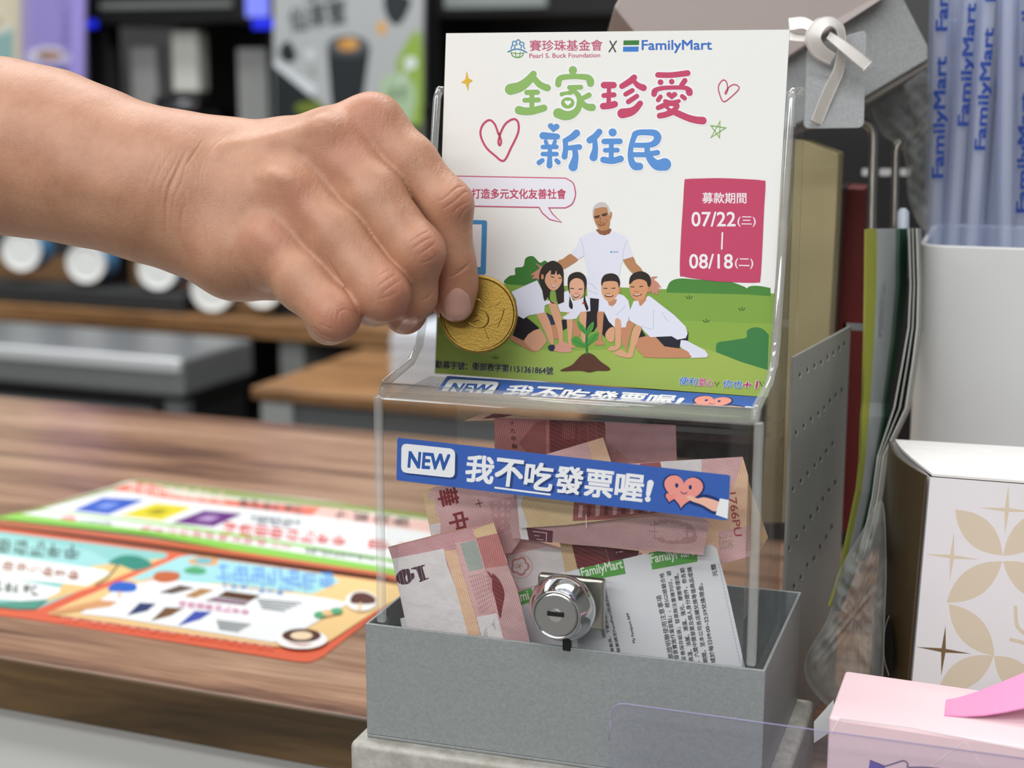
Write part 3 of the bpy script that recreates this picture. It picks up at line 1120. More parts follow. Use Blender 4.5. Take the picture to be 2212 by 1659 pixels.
# ---- the blue sticker, once on the front and once on the roof
def sticker_art(A):
    zs = zf(780, 780, 2.2571)
    BL, DK, WT = '#3a62b4', '#27407c', '#eceef2'
    A.rquad(zs([(178, 372), (1801, 556), (1789, 777), (173, 580)]), 5, BL)
    A.up()
    A.rquad(zs([(205, 412), (474, 442), (470, 580), (205, 552)]), 13, DK)
    A.up()
    A.rquad(zs([(198, 400), (460, 428), (457, 570), (196, 542)]), 13, WT)
    A.up()
    A.text('NEW', zs([(230, 516)])[0], zs([(428, 532)])[0], 33, '#2f5aa8', bold=0.045)
    chars = '我不吃發票喔'
    xs = [508, 650, 795, 942, 1088, 1236]
    for k, ch in enumerate(chars):
        x = xs[k]
        yb = 583 + (x - 508) * 0.122
        a, b = zs([(x, yb)])[0], zs([(x + 132, yb + 15)])[0]
        d = zs([(x + 12, yb + 8)])[0]
        if ch in '不吃發':
            A.text(ch, d, (b[0] + d[0] - a[0], b[1] + d[1] - a[1]), 57, DK, bold=0.036)
    A.up()
    for k, ch in enumerate(chars):
        x = xs[k]
        yb = 583 + (x - 508) * 0.122
        a, b = zs([(x, yb)])[0], zs([(x + 132, yb + 15)])[0]
        A.text(ch, a, b, 57, WT, bold=0.034)
    A.line(zs([(1412, 594), (1401, 648)]), 12, WT, taper=(14, 10))
    A.ell(*zs([(1399, 672)])[0], 6.2, 6.2, WT)
    A.line(zs([(655, 616), (922, 650)]), 4, WT)
    # heart held by a hand
    A.poly(heart(*zs([(1571, 628)])[0], 92, 78, 0.12), '#20356e')
    A.poly(smooth_curve(zs([(1570, 640), (1600, 636), (1650, 650), (1690, 650), (1752, 680), (1728, 745), (1660, 712), (1600, 690)]), 5, True), '#20356e')
    A.poly(heart(*zs([(1508, 664)])[0], 28, 26, 0.2), '#20356e')
    A.up()
    A.poly(heart(*zs([(1571, 626)])[0], 84, 70, 0.12), '#ee9a90')
    A.poly(heart(*zs([(1508, 663)])[0], 21, 19, 0.2), '#ee8f86')
    A.up()
    A.poly(smooth_curve(zs([(1588, 660), (1610, 656), (1640, 668), (1680, 664), (1750, 690), (1728, 732), (1664, 700), (1610, 680)]), 5, True), '#f0bca8')
    A.ell(*zs([(1540, 605)])[0], 3.6, 5, '#20356e')
    A.ell(*zs([(1606, 614)])[0], 3.6, 5, '#20356e')
    A.line(zs([(1560, 636), (1574, 646), (1590, 640)]), 2, '#20356e', curve=True)
    A.up()
    A.poly(zs([(1750, 668), (1794, 676), (1788, 768), (1730, 748)]), WT)
    return A


FRONT_O, FRONT_N = np.array([0, Y0, 0]), np.array([0, -1.0, 0])
stk = sticker_art(Art()).build('sticker', lambda x, y, l: on_plane(x, y, FRONT_O, FRONT_N) + FRONT_N * (0.0002 + l), box)
stk['label'] = 'slanting blue sticker with white lettering on the front'


def roof_place(x, y, l):
    # the same print laid on the sloping roof, its lower edge under the rolled rim
    a = (x - 859) / (1577 - 859)
    q = (y - (945 + (x - 859) * 0.1134)) / 92.0 / 0.66
    tl, tr, br, bl = np.array([966, 813]), np.array([1640, 859]), np.array([1630, 884]), np.array([946, 845])
    p = (tl + (tr - tl) * a) * (1 - q) + (bl + (br - bl) * a) * q
    return on_plane(p[0], p[1], ROOF_O, ROOF_N) + ROOF_N * (0.0002 + l)


stk2 = sticker_art(Art()).build('sticker', roof_place, box, clip=((859, 945 + 92 * 0.66), (-0.1126, 0.9936)))
stk2['label'] = 'second blue sticker lying on the clear roof'

# ---- chrome cam lock in the lower front wall
LC = on_plane(1217, 1311, (0, Y0, 0), FRONT_N)
LX = LC.copy()
LX[1] = Y0
lock = empty('lock', Vector(tuple(LX)) - Vector(box.location), None, None)
lock.parent = box
fn = (0, -1, 0)
bm = bmesh.new()
add_lathe(bm, LX, fn, [(0.0, -0.006), (0.0085, -0.006), (0.0112, -0.001), (0.0119, 0.0004), (0.0119, 0.0020), (0.0112, 0.0038), (0.0088, 0.0086), (0.0085, 0.0091), (0.0081, 0.0093), (0.0078, 0.0087), (0.0076, 0.0083)], 64)
finish('lock_collar', bm, M_CHROME, lock, smooth=True)
bm = bmesh.new()
add_lathe(bm, LX, fn, [(0.0077, 0.0082), (0.0077, 0.0089), (0.0072, 0.0093), (0.0, 0.0094)], 64)
finish('lock_face', bm, M_CHROME2, lock, smooth=False)
bm = bmesh.new()
pts = []
for k in range(40):
    a = 2 * math.pi * k / 40
    x, z = 0.0023 * math.cos(a), 0.0023 * math.sin(a)
    pts.append((LX[0] + x, LX[1] - 0.00935, LX[2] + z))
add_prism(bm, pts, (0, -0.0002, 0))
finish('keyhole', bm, M_CHROME, lock)
bm = bmesh.new()
wbox(bm, (LX[0] - 0.0030, LX[1] - 0.0097, LX[2] - 0.0003), (LX[0] + 0.0030, LX[1] - 0.0094, LX[2] + 0.0014))
finish('key_slot', bm, M_BLACK, lock, bevel=0.0003)
bm = bmesh.new()
wbox(bm, (LX[0] - 0.0105, Y0 + W + 0.0002, LX[2] - 0.0085), (LX[0] + 0.0135, Y0 + W + 0.0040, LX[2] + 0.0098))
finish('lock_bracket', bm, mat('nickel_bracket', '#a9a89f', 0.25, 1.0), lock, bevel=0.001, segs=3)
bm = bmesh.new()
wbox(bm, (LX[0] + 0.0005, -0.0006, LX[2] - 0.0150), (LX[0] + 0.0034, 0.0018, LX[2] - 0.0112))
finish('lock_tongue', bm, mat('dark_steel', '#2f3132', 0.35, 0.8), lock, bevel=0.0004)

# ---- grey stand under the tray
bm = bmesh.new()
wbox(bm, (-0.0772, -0.0055, -0.0738), (0.079, 0.088, -TH - 0.0001))
stand = finish('display_stand', bm, mat('worn_light_metal', '#bfbdb6', 0.5, 0.1, noise=(160, 0.3, '#a29f96'), bump=(800, 0.1)), bevel=0.0025, segs=4)
tag(stand, 'scuffed pale grey plinth under the donation box at the counter edge', 'stand')
centre(stand)
# ================================================================== the printed donation card
CARD_O = np.array([0, 0.0476, 0.0836])
CARD_UP = np.array([0, 0.0156, 0.1264]) / math.hypot(0.0156, 0.1264)
CARD_N = np.array([0, -CARD_UP[2], CARD_UP[1]])


def card_place(x, y, lift):
    return on_plane(x, y, CARD_O, CARD_N) + CARD_N * (lift + 0.00025)


def make_card():
    A = Art()
    PINK, BLUE, GRN = '#c64a6c', '#5c95d8', '#8fba68'
    card = [(964, 72), (1706, 64), (1660, 858), (940, 806)]
    A.poly(card, '#eeefec')
    A.up()
    # ---- meadow
    A.poly([(951.2, 611), (1090, 613.5), (1346, 621), (1673.6, 634), (1660, 858), (940, 806)], '#80a646')
    A.up()
    A.poly([(950, 640), (1100, 650), (1400, 690), (1671, 700), (1660, 858), (940, 806)], '#8cae4a')
    A.up()
    A.poly([(945, 720), (1200, 760), (1500, 745), (1664, 800), (1660, 858), (940, 806)], '#a0b856')
    z4 = zf(920, 430, 2.6976)
    A.up()
    A.blob(z4([(470, 495), (485, 450), (520, 440), (522, 402), (568, 392), (582, 345), (625, 333), (665, 370), (700, 360), (735, 420), (720, 497)]), '#3f7a36')
    A.poly(smooth_curve(z4([(1403, 524), (1425, 482), (1480, 463), (1600, 470), (1760, 480), (1850, 508), (1872, 522)]), 5) + z4([(1872, 556), (1403, 545)]), '#4c873b')
    A.poly(smooth_curve(z4([(1866, 524), (1890, 508), (1940, 506), (2009, 518)]), 5) + z4([(2010, 566), (1866, 556)]), '#4c873b')
    A.poly(smooth_curve(z4([(1690, 868), (1702, 836), (1760, 826), (1812, 818), (1868, 806), (1872, 768), (1912, 748), (1960, 755), (1999, 790)]), 5) + z4([(1992, 996), (1840, 950), (1692, 892)]), '#3d7f46')
    for gx, gy in ((1536, 568), (1842, 636), (1634, 706), (408, 918)):
        for dx, ln in ((-14, 12), (0, 18), (13, 12)):
            A.line(z4([(gx + dx * 1.3, gy + 12 - ln), (gx + dx * 0.6, gy + 12)]), 2.0, '#3e5a24')
    A.line([(1650, 826), (1655, 836)], 2, '#3e5a24')
    A.line([(1640, 822), (1647, 835)], 2, '#3e5a24')
    # ---- letterhead
    zd = zf(1080, 80, 4.608)
    B2, R2 = '#3f86b4', '#c05a78'
    A.line(zd([(82, 150), (130, 128), (180, 122), (225, 132), (268, 155)]), 3, B2, curve=True)
    A.line(zd([(112, 118), (122, 88), (132, 85), (126, 62), (140, 42), (158, 52)]), 2.4, B2, curve=True)
    A.line(zd([(148, 112), (152, 84), (172, 74), (164, 46), (184, 28), (203, 46), (196, 72), (214, 84), (212, 112)]), 2.6, B2, curve=True)
    A.line(zd([(206, 52), (232, 56), (240, 76), (232, 88), (250, 118)]), 2.4, B2, curve=True)
    A.line(zd([(112, 152), (130, 190), (178, 206), (222, 190), (238, 158)]), 2.4, '#5f9a4a', curve=True)
    A.line(zd([(118, 158), (180, 166), (236, 158)]), 1.8, '#5f9a4a', curve=True)
    A.line(zd([(155, 150), (158, 180), (172, 203)]), 1.8, '#5f9a4a', curve=True)
    A.line(zd([(203, 150), (200, 182), (186, 203)]), 1.8, '#5f9a4a', curve=True)
    A.text('賽珍珠基金會', (1145, 110.5), (1302, 109.5), 23.5, R2, bold=0.016)
    A.text('Pearl S. Buck Foundation', (1144, 125.5), (1296.6, 124), 9.6, R2, bold=0.015)
    A.line(zd([(1098, 42), (1152, 148)]), 3.2, '#4d524e')
    A.line(zd([(1160, 42), (1088, 148)]), 3.2, '#4d524e')
    A.poly(zd([(1232, 35), (1388, 33), (1385, 80), (1230, 82)]), '#3b7c3c')
    A.poly(zd([(1228, 98), (1383, 96), (1380, 146), (1226, 147)]), '#3c7fd2')
    A.text('FamilyMart', zd([(1415, 160)])[0], zd([(2110, 157)])[0], 27.5, '#3a70c6', bold=0.022)
    # ---- the round lettering of the title: strokes as (points, widths)
    za, zb, zc = zf(1080, 140, 9.217), zf(1280, 140, 8.508), zf(1150, 260, 7.135)
    G = [
        (za, [(672, 182), (610, 270), (520, 360), (390, 445), (215, 490)], (130, 165, 185, 205, 225)),
        (za, [(680, 270), (780, 380), (860, 430), (950, 462)], (120, 130, 135, 140)),
        (za, [(540, 552), (750, 547)], (105, 105)), (za, [(497, 708), (770, 700)], (96, 100)),
        (za, [(640, 560), (640, 860)], (98, 100)), (za, [(385, 905), (480, 925), (640, 922), (880, 862)], (172, 160, 155, 140)),
        (za, [(1457, 108), (1457, 112)], (165, 165)), (za, [(1455, 150), (1455, 230)], (120, 120)),
        (za, [(1165, 390), (1178, 300), (1240, 255), (1350, 240), (1500, 235), (1650, 240), (1760, 262), (1806, 320), (1805, 375)], (125, 120, 115, 110, 105, 115, 130, 145, 140)),
        (za, [(1390, 455), (1615, 448)], (98, 98)), (za, [(1470, 470), (1430, 540), (1340, 575), (1236, 588)], (100, 95, 90, 90)),
        (za, [(1480, 520), (1570, 620), (1592, 740), (1550, 880), (1440, 985), (1300, 1010), (1165, 965)], (90, 110, 115, 140, 170, 195, 205)),
        (za, [(1610, 690), (1700, 645), (1775, 605)], (90, 100, 110)), (za, [(1630, 740), (1700, 815), (1770, 845), (1840, 850)], (100, 120, 140, 150)),
    ]
    M = [
        (zb, [(215, 375), (390, 375)], (122, 120)), (zb, [(212, 566), (398, 553)], (92, 95)), (zb, [(307, 400), (300, 720)], (78, 86)),
        (zb, [(200, 762), (320, 752), (410, 725)], (122, 120, 125)),
        (zb, [(768, 235), (690, 305), (545, 395)], (112, 118, 105)), (zb, [(762, 300), (840, 380), (940, 425)], (80, 105, 122)),
        (zb, [(735, 472), (612, 543)], (88, 88)), (zb, [(818, 578), (662, 680)], (88, 94)),
        (zb, [(880, 710), (790, 815), (690, 870), (550, 895)], (105, 130, 160, 182)),
        (zb, [(1205, 187), (1450, 190), (1750, 155)], (102, 104, 110)), (zb, [(1253, 321), (1254, 323)], (106, 106)), (zb, [(1458, 311), (1459, 312)], (102, 102)),
        (zb, [(1700, 292), (1640, 375)], (98, 92)),
        (zb, [(1135, 540), (1150, 475), (1280, 432), (1480, 420), (1690, 424), (1775, 470), (1785, 515)], (105, 95, 82, 78, 82, 110, 125)),
        (zb, [(1252, 588), (1210, 648)], (84, 86)), (zb, [(1650, 580), (1695, 617)], (84, 86)),
        (zb, [(1335, 668), (1460, 700), (1590, 668)], (72, 90, 72)),
        (zb, [(1340, 735), (1210, 792)], (100, 92)), (zb, [(1380, 760), (1530, 760)], (120, 150)), (zb, [(1440, 820), (1480, 820)], (140, 140)),
        (zb, [(1490, 860), (1340, 918), (1238, 937)], (120, 110, 108)), (zb, [(1470, 850), (1740, 970), (1900, 1015), (2030, 1028)], (120, 125, 132, 142)),
    ]
    N = [
        (zc, [(168, 237), (385, 252)], (112, 92)), (zc, [(210, 325), (228, 375)], (62, 60)), (zc, [(352, 325), (335, 375)], (62, 60)),
        (zc, [(165, 412), (376, 410)], (70, 70)), (zc, [(165, 520), (376, 520)], (70, 70)), (zc, [(276, 400), (272, 560), (268, 698)], (62, 72, 92)),
        (zc, [(158, 618), (108, 652)], (72, 80)), (zc, [(375, 618), (405, 648)], (66, 74)),
        (zc, [(685, 198), (610, 262), (505, 315)], (112, 100, 76)), (zc, [(512, 315), (516, 440), (500, 560)], (78, 80, 92)),
        (zc, [(540, 428), (728, 412)], (72, 88)), (zc, [(655, 440), (668, 560), (632, 715)], (82, 94, 142)),
        (zc, [(1035, 178), (975, 245), (888, 308)], (98, 100, 102)), (zc, [(965, 290), (972, 440), (946, 568)], (74, 88, 126)),
        (zc, [(1240, 187), (1241, 188)], (124, 124)), (zc, [(1110, 326), (1352, 324)], (86, 88)), (zc, [(1126, 462), (1314, 460)], (72, 74)),
        (zc, [(1222, 330), (1218, 610)], (74, 78)), (zc, [(1098, 608), (1230, 626), (1362, 594)], (98, 96, 104)),
        (zc, [(1580, 222), (1640, 190), (1780, 186), (1890, 200), (1935, 260), (1900, 340), (1800, 382), (1580, 384)], (88, 88, 92, 104, 116, 106, 84, 74)),
        (zc, [(1590, 210), (1545, 330), (1516, 480), (1528, 620), (1580, 706), (1655, 710)], (90, 80, 82, 98, 116, 116)),
        (zc, [(1550, 530), (1770, 530)], (76, 80)),
        (zc, [(1770, 400), (1785, 520), (1840, 620), (1930, 690), (2045, 680)], (80, 96, 122, 160, 196)),
        (zc, [(1800, 520), (1930, 498)], (78, 84)),
    ]
    A.up()
    hearts = [(zf(1080, 140, 9.217), None)]
    for grp, c, s in ((G, GRN, 9.217), (M, PINK, 8.508), (N, BLUE, 7.135)):
        for z, p, w in grp:
            A.line(z(p), max(w) / s + 6, '#f4f5fb', curve=len(p) > 2, taper=[x / s + 6 for x in w])
    A.up()
    for grp, c, s in ((G, GRN, 9.217), (M, PINK, 8.508), (N, BLUE, 7.135)):
        for z, p, w in grp:
            A.line(z(p), max(w) / s, c, curve=len(p) > 2, taper=[x / s for x in w])
    A.ell(1080 + 1355 / 9.217, 140 + 762 / 9.217, 19, 17.5, '#f4f5fb')
    A.poly(heart(1280 + 1460 / 8.508, 140 + 562 / 8.508, 23.5, 17), PINK)
    A.poly(heart(1150 + 330 / 7.135, 260 + 108 / 7.135, 25, 20, 0.1), BLUE)
    A.up()
    A.ell(1080 + 1355 / 9.217, 140 + 762 / 9.217, 14.6, 12.5, GRN)
    A.poly(smooth_curve(zb([(1405, 768), (1492, 768), (1450, 808)]), 5, True), '#f4f5fb')
    A.up()
    A.poly(heart(1080 + 1358 / 9.217, 140 + 757 / 9.217, 14, 11.5), '#f4f5fb')
    # ---- doodles
    z3 = zf(920, 50, 2.6976)
    A.poly(z3([(240, 278), (250, 322), (275, 334), (253, 350), (247, 396), (233, 352), (206, 346), (232, 328)]), '#e2b93c')
    A.line(z3([(425, 648), (402, 588), (370, 565), (332, 595), (320, 650), (350, 720), (400, 768), (455, 802), (500, 722), (538, 640), (540, 582), (515, 559), (470, 582), (440, 632), (424, 690), (431, 712), (440, 690), (428, 645)]), 4.3, PINK, curve=True)
    A.line(z3([(1760, 385), (1752, 342), (1730, 333), (1706, 368), (1712, 412), (1736, 458), (1782, 428), (1822, 388), (1822, 368), (1796, 358), (1766, 374), (1745, 404), (1750, 412), (1762, 384)]), 2.3, PINK, curve=True)
    A.line(z3([(1715, 572), (1662, 666), (1748, 610), (1662, 597), (1712, 668)]), 3.2, GRN, closed=True)
    # ---- speech bubble
    bub = [(955, 380), (1222, 385)] + smooth_curve([(1222, 385), (1238, 395), (1243, 412), (1243, 425), (1236, 441), (1222, 449)], 4) + [(1186, 449), (1194, 462), (1213, 480), (1188, 474), (1172, 460), (1165, 448), (955, 444)]
    A.poly(bub, '#eaeaf4')
    A.up()
    A.line(bub, 2.4, '#c8557a')
    A.text('同打造多元文化友善社會', (1000, 429), (1223, 430), 21.5, '#bf4a68', bold=0.03)
    # ---- the panel for the code (left blank)
    A.rquad([(966, 474), (1053, 476), (1050, 593), (962, 590)], 6, '#4d93cc')
    A.up()
    A.poly([(972, 484), (1041.6, 485), (1039, 577), (968, 575)], '#eceef0')
    # ---- campaign dates
    A.poly(smooth_curve([(1484, 387), (1520, 385.5), (1560, 385), (1610, 387), (1648, 390), (1654, 397), (1651, 450), (1647, 540), (1643, 602), (1637, 610), (1600, 610), (1550, 608), (1510, 603), (1476, 597), (1469, 590), (1471, 520), (1476, 440), (1479, 393)], 3, True), '#c5476a')
    A.up()
    A.text('募款期間', (1517.5, 439), (1612.5, 439.5), 23, '#f2eef2', bold=0.016)
    A.text('07/22', (1494.6, 489), (1589, 489), 31, '#f2eef2', bold=0.016)
    A.text('(三)', (1593.6, 489.5), (1632.5, 490), 22, '#f2eef2', bold=0.01)
    A.line([(1561, 503), (1559.5, 538)], 3.4, '#f2eef2')
    A.text('08/18', (1489.8, 580), (1583, 580), 31, '#f2eef2', bold=0.016)
    A.text('(二)', (1588, 580), (1627, 581), 22, '#f2eef2', bold=0.01)
    # ---- standing man with open arms
    zm, z5, z6 = zf(1190, 420, 7.54), zf(1100, 550, 7.2125), zf(1260, 550, 7.2133)
    SK, SKD, KID, KID2 = '#b9855e', '#8e5a3e', '#dba482', '#c58a66'
    HAIR, SHIRT, SHADE, BLK = '#2b2321', '#e2e4f2', '#c3c6da', '#1f1c22'
    A.blob(zm([(335, 965), (450, 1055), (330, 1150), (205, 1220), (100, 1240), (120, 1090), (200, 1050)]), SK, n=4)
    A.blob(zm([(1180, 1065), (1335, 1015), (1390, 1120), (1470, 1200), (1500, 1290), (1340, 1290)]), SK, n=4)
    A.blob(z5([(530, 190), (500, 180), (430, 140), (425, 150), (480, 205), (430, 250), (345, 310), (345, 325), (400, 320), (355, 375), (420, 370), (470, 385), (520, 300)]), '#c98a78', n=3)
    A.blob(z6([(1040, 370), (1140, 340), (1155, 352), (1100, 385), (1160, 430), (1220, 520), (1170, 500), (1215, 590), (1165, 560), (1165, 630), (1110, 590), (1110, 625), (1060, 560)]), '#c98a78', n=3)
    A.poly(zm([(740, 570), (975, 555), (995, 580), (960, 680), (760, 680)]), SKD)
    A.up()
    A.poly(zm([(745, 590), (590, 640), (480, 700), (420, 840), (330, 965), (450, 1058), (545, 1000), (600, 1260), (590, 1440), (600, 1700), (620, 1790), (800, 1800), (1100, 1790), (1115, 1320), (1150, 1140), (1180, 1063), (1338, 1015), (1300, 900), (1230, 690), (1130, 640), (992, 585), (960, 640), (880, 668), (800, 650)]), SHIRT)
    A.poly(z5([(1265, 675), (1405, 690), (1395, 900), (1375, 1110), (1320, 1200), (1200, 1200), (1200, 900), (1262, 880)]), BLK)
    A.blob(zm([(690, 250), (705, 400), (745, 500), (800, 580), (870, 590), (940, 560), (965, 470), (965, 330), (930, 220), (820, 200), (730, 215)]), SK, n=5)
    A.blob(zm([(970, 300), (995, 290), (998, 340), (975, 410)]), SK, n=4)
    A.up()
    A.poly(smooth_curve(zm([(695, 400), (682, 300), (695, 220), (740, 160), (825, 125), (900, 145), (950, 215), (970, 300), (955, 345), (935, 290), (920, 215)]), 4) + smooth_curve(zm([(840, 205), (760, 225), (715, 240), (702, 330)]), 3), '#c9c4c2')
    for x, y, r in ((760, 375, -0.1), (880, 340, -0.3)):
        A.line(zm([(x - 38, y - 14 + 38 * 0.2), (x + 35, y - 18 - 35 * 0.2)]), 3.6, '#4a3428')
        A.line(zm([(x - 25, y + 10), (x + 25, y + 2)]), 2.4, '#5a3d2e')
    A.line(zm([(815, 375), (805, 450), (835, 470), (870, 450)]), 2.0, '#94603f', curve=True)
    A.line(zm([(780, 485), (830, 508), (890, 478)]), 2.2, '#7d4638', curve=True)
    A.line(zm([(770, 430), (760, 470)]), 1.4, '#94603f')
    A.line(zm([(905, 410), (925, 450)]), 1.4, '#94603f')
    A.ell(*zm([(988, 938)])[0], 2.2, 2.2, '#6f9fce')
    A.line(zm([(1018, 938), (1098, 936)]), 2.2, '#7fa9d4')
    for p in ([(545, 1000), (530, 850), (480, 720)], [(1178, 1060), (1190, 900), (1240, 760)], [(620, 1440), (700, 1490), (760, 1560)], [(610, 1560), (760, 1620)]):
        A.line(zm(p), 1.3, SHADE, curve=True)
    # ---- girl with long hair, kneeling
    A.blob(z5([(60, 1260), (230, 1330), (370, 1490), (460, 1490), (400, 1510), (300, 1480), (20, 1320)]), KID2, n=3)
    A.blob(z5([(230, 1310), (370, 1175), (480, 1150), (570, 1290), (580, 1360), (480, 1480), (400, 1500), (310, 1430)]), KID, n=4)
    A.blob(z5([(640, 1090), (740, 1080), (770, 1200), (770, 1310), (690, 1290)]), KID2, n=3)
    A.poly(z5([(140, 960), (260, 965), (380, 1060), (480, 1150), (390, 1180), (300, 1240), (230, 1340), (60, 1260)]), BLK)
    A.poly(z5([(580, 900), (690, 960), (720, 1090), (640, 1100), (600, 1000)]), '#2a3550')
    A.up()
    A.blob(z5([(390, 800), (510, 790), (560, 880), (650, 1080), (700, 1380), (640, 1380), (560, 1200), (470, 1020)]), KID, n=4)
    A.blob(z5([(620, 750), (720, 740), (800, 920), (830, 1060), (840, 1360), (790, 1400), (760, 1180), (680, 960)]), KID, n=4)
    A.blob(z5([(700, 1430), (790, 1370), (860, 1350), (940, 1400), (1030, 1430), (1030, 1450), (960, 1460), (990, 1500), (900, 1525), (760, 1510), (695, 1490)]), '#d89c86', n=4)
    A.blob(z5([(610, 1430), (680, 1400), (720, 1440), (690, 1500), (630, 1490)]), '#2b3048', n=4)
    A.poly(z5([(40, 580), (280, 470), (440, 400), (520, 560), (540, 700), (640, 720), (640, 760), (560, 790), (550, 900), (300, 950), (230, 1000), (140, 950), (110, 700)]), SHIRT)
    A.up()
    A.blob(z5([(480, 440), (475, 300), (540, 170), (680, 95), (800, 150), (850, 260), (855, 480), (870, 700), (800, 790), (750, 720), (720, 560), (650, 560), (640, 700), (720, 760), (660, 750), (600, 660), (560, 730), (520, 560)]), HAIR, n=4)
    A.up()
    A.blob(z5([(560, 400), (600, 280), (700, 240), (810, 300), (825, 420), (770, 520), (705, 560), (640, 540), (590, 480)]), KID, n=5)
    A.ell(*z5([(522, 345)])[0], 3, 6, KID2)
    A.up()
    A.poly(z5([(560, 330), (600, 230), (690, 190), (820, 240), (850, 400), (810, 330), (790, 300), (750, 320), (740, 240), (715, 310), (650, 310), (660, 220), (610, 280)]), HAIR)
    for a, b in (((655, 340), (705, 355)), ((775, 365), (815, 370))):
        A.line(z5([a, b]), 2.0, '#3a2822')
    A.line(z5([(655, 465), (700, 500), (750, 490)]), 3.4, '#e8dcd6', curve=True)
    A.line(z5([(650, 455), (695, 510), (755, 485)]), 1.4, '#8f4f45', curve=True)
    A.line(z5([(730, 395), (722, 420), (745, 422)]), 1.2, '#a8694e', curve=True)
    # ---- girl with two plaits
    A.blob(z5([(900, 900), (980, 890), (995, 1060), (975, 1380), (1000, 1440), (930, 1390), (915, 1200)]), KID, n=3)
    A.blob(z5([(1000, 1060), (1060, 1040), (1115, 1220), (1060, 1280), (1000, 1240)]), KID2, n=4)
    A.blob(z5([(1110, 880), (1205, 880), (1200, 1100), (1190, 1350), (1140, 1340), (1100, 1050)]), KID, n=3)
    A.poly(z5([(820, 1020), (900, 1010), (905, 1140), (840, 1180)]), BLK)
    A.up()
    A.poly(z5([(860, 580), (930, 560), (1000, 720), (1120, 690), (1210, 640), (1265, 760), (1270, 880), (1120, 890), (1050, 1000), (880, 1010), (830, 980), (960, 900), (800, 890), (760, 780), (860, 740)]), SHIRT)
    A.blob(z5([(915, 470), (930, 340), (1010, 280), (1110, 275), (1190, 340), (1215, 450), (1190, 560), (1195, 700), (1240, 830), (1210, 870), (1160, 720), (1170, 560), (950, 560), (960, 680), (995, 780), (985, 850), (935, 800), (945, 640)]), HAIR, n=4)
    A.up()
    A.blob(z5([(945, 520), (960, 420), (1050, 365), (1150, 410), (1175, 520), (1150, 640), (1060, 710), (970, 640)]), '#e2ad90', n=5)
    A.ell(*z5([(1160, 755)])[0], 2.4, 2.6, '#c8504a')
    A.up()
    for a, b in (((960, 525), (1010, 530)), ((1090, 540), (1140, 535))):
        A.line(z5([a, b]), 2.0, '#3a2822')
    A.line(z5([(1000, 640), (1045, 668), (1095, 635)]), 3.2, '#7e3d38', curve=True)
    A.line(z5([(1010, 640), (1045, 652), (1085, 636)]), 1.6, '#e8dcd6', curve=True)
    A.line(z5([(1030, 600), (1055, 610), (1080, 600)]), 1.4, '#b5735a', curve=True)
    # ---- first boy
    A.blob(z6([(230, 880), (325, 890), (320, 1060), (290, 1310), (335, 1390), (240, 1410), (165, 1390), (235, 1320), (222, 1100)]), KID2, n=3)
    A.poly(z6([(325, 900), (400, 1020), (480, 1130), (400, 1170), (350, 1290), (300, 1240)]), BLK)
    A.blob(z6([(350, 1230), (420, 1140), (490, 1150), (480, 1340), (420, 1360), (365, 1310)]), KID, n=4)
    A.blob(z6([(600, 1130), (690, 1110), (700, 1380), (610, 1390)]), KID2, n=3)
    A.up()
    A.poly(z6([(250, 700), (320, 680), (390, 770), (470, 790), (530, 720), (560, 610), (640, 640), (710, 720), (735, 860), (710, 1010), (690, 1130), (500, 1140), (400, 1040), (330, 890), (240, 885)]), SHIRT)
    A.up()
    A.blob(z6([(498, 1020), (590, 1030), (592, 1250), (580, 1440), (470, 1500), (385, 1480), (440, 1420), (505, 1400)]), KID, n=3)
    A.poly(z6([(385, 720), (530, 690), (510, 760), (460, 805), (405, 790)]), KID2)
    A.blob(z6([(285, 500), (300, 420), (430, 400), (560, 440), (565, 540), (530, 640), (430, 735), (360, 710), (300, 620)]), '#d9a27c', n=5)
    A.ell(*z6([(570, 560)])[0], 2.6, 6, KID2)
    A.up()
    A.blob(z6([(283, 460), (295, 370), (350, 310), (450, 292), (540, 330), (578, 430), (560, 520), (540, 440), (470, 412), (330, 425), (300, 480)]), HAIR, n=4)
    for a, b in (((325, 525), (375, 525)), ((450, 525), (500, 522))):
        A.line(z6([a, b]), 2.0, '#3a2822')
    A.line(z6([(350, 640), (405, 652), (460, 640)]), 3.6, '#6f3a34', curve=True)
    A.line(z6([(365, 634), (405, 640), (450, 634)]), 1.6, '#e8dcd6')
    A.line(z6([(370, 600), (395, 612), (425, 600)]), 1.3, '#a8694e', curve=True)
    # ---- second boy, leaning on both hands
    A.poly(z6([(1500, 1330), (1600, 1330), (1900, 1490), (1950, 1560), (1930, 1600), (1680, 1610), (1600, 1500), (1510, 1430)]), '#dfe1ee')
    A.blob(z6([(850, 1320), (1000, 1260), (1180, 1300), (1280, 1420), (1480, 1460), (1620, 1500), (1665, 1560), (1640, 1605), (1000, 1600), (930, 1560), (840, 1470)]), KID2, n=4)
    A.poly(z6([(900, 1150), (980, 1270), (870, 1290)]), BLK)
    A.up()
    A.poly(z6([(1130, 1280), (1380, 1260), (1640, 1200), (1635, 1340), (1525, 1330), (1505, 1455), (1270, 1430)]), '#20222e')
    A.blob(z6([(690, 1040), (800, 1070), (760, 1180), (700, 1400), (690, 1500), (650, 1450), (660, 1240)]), KID2, n=3)
    A.up()
    A.poly(z6([(790, 720), (860, 720), (920, 780), (1010, 640), (1060, 660), (1200, 770), (1420, 940), (1600, 1120), (1630, 1230), (1600, 1300), (1470, 1325), (1380, 1270), (1050, 1285), (960, 1200), (900, 1120), (830, 1090), (720, 1020), (720, 900)]), SHIRT)
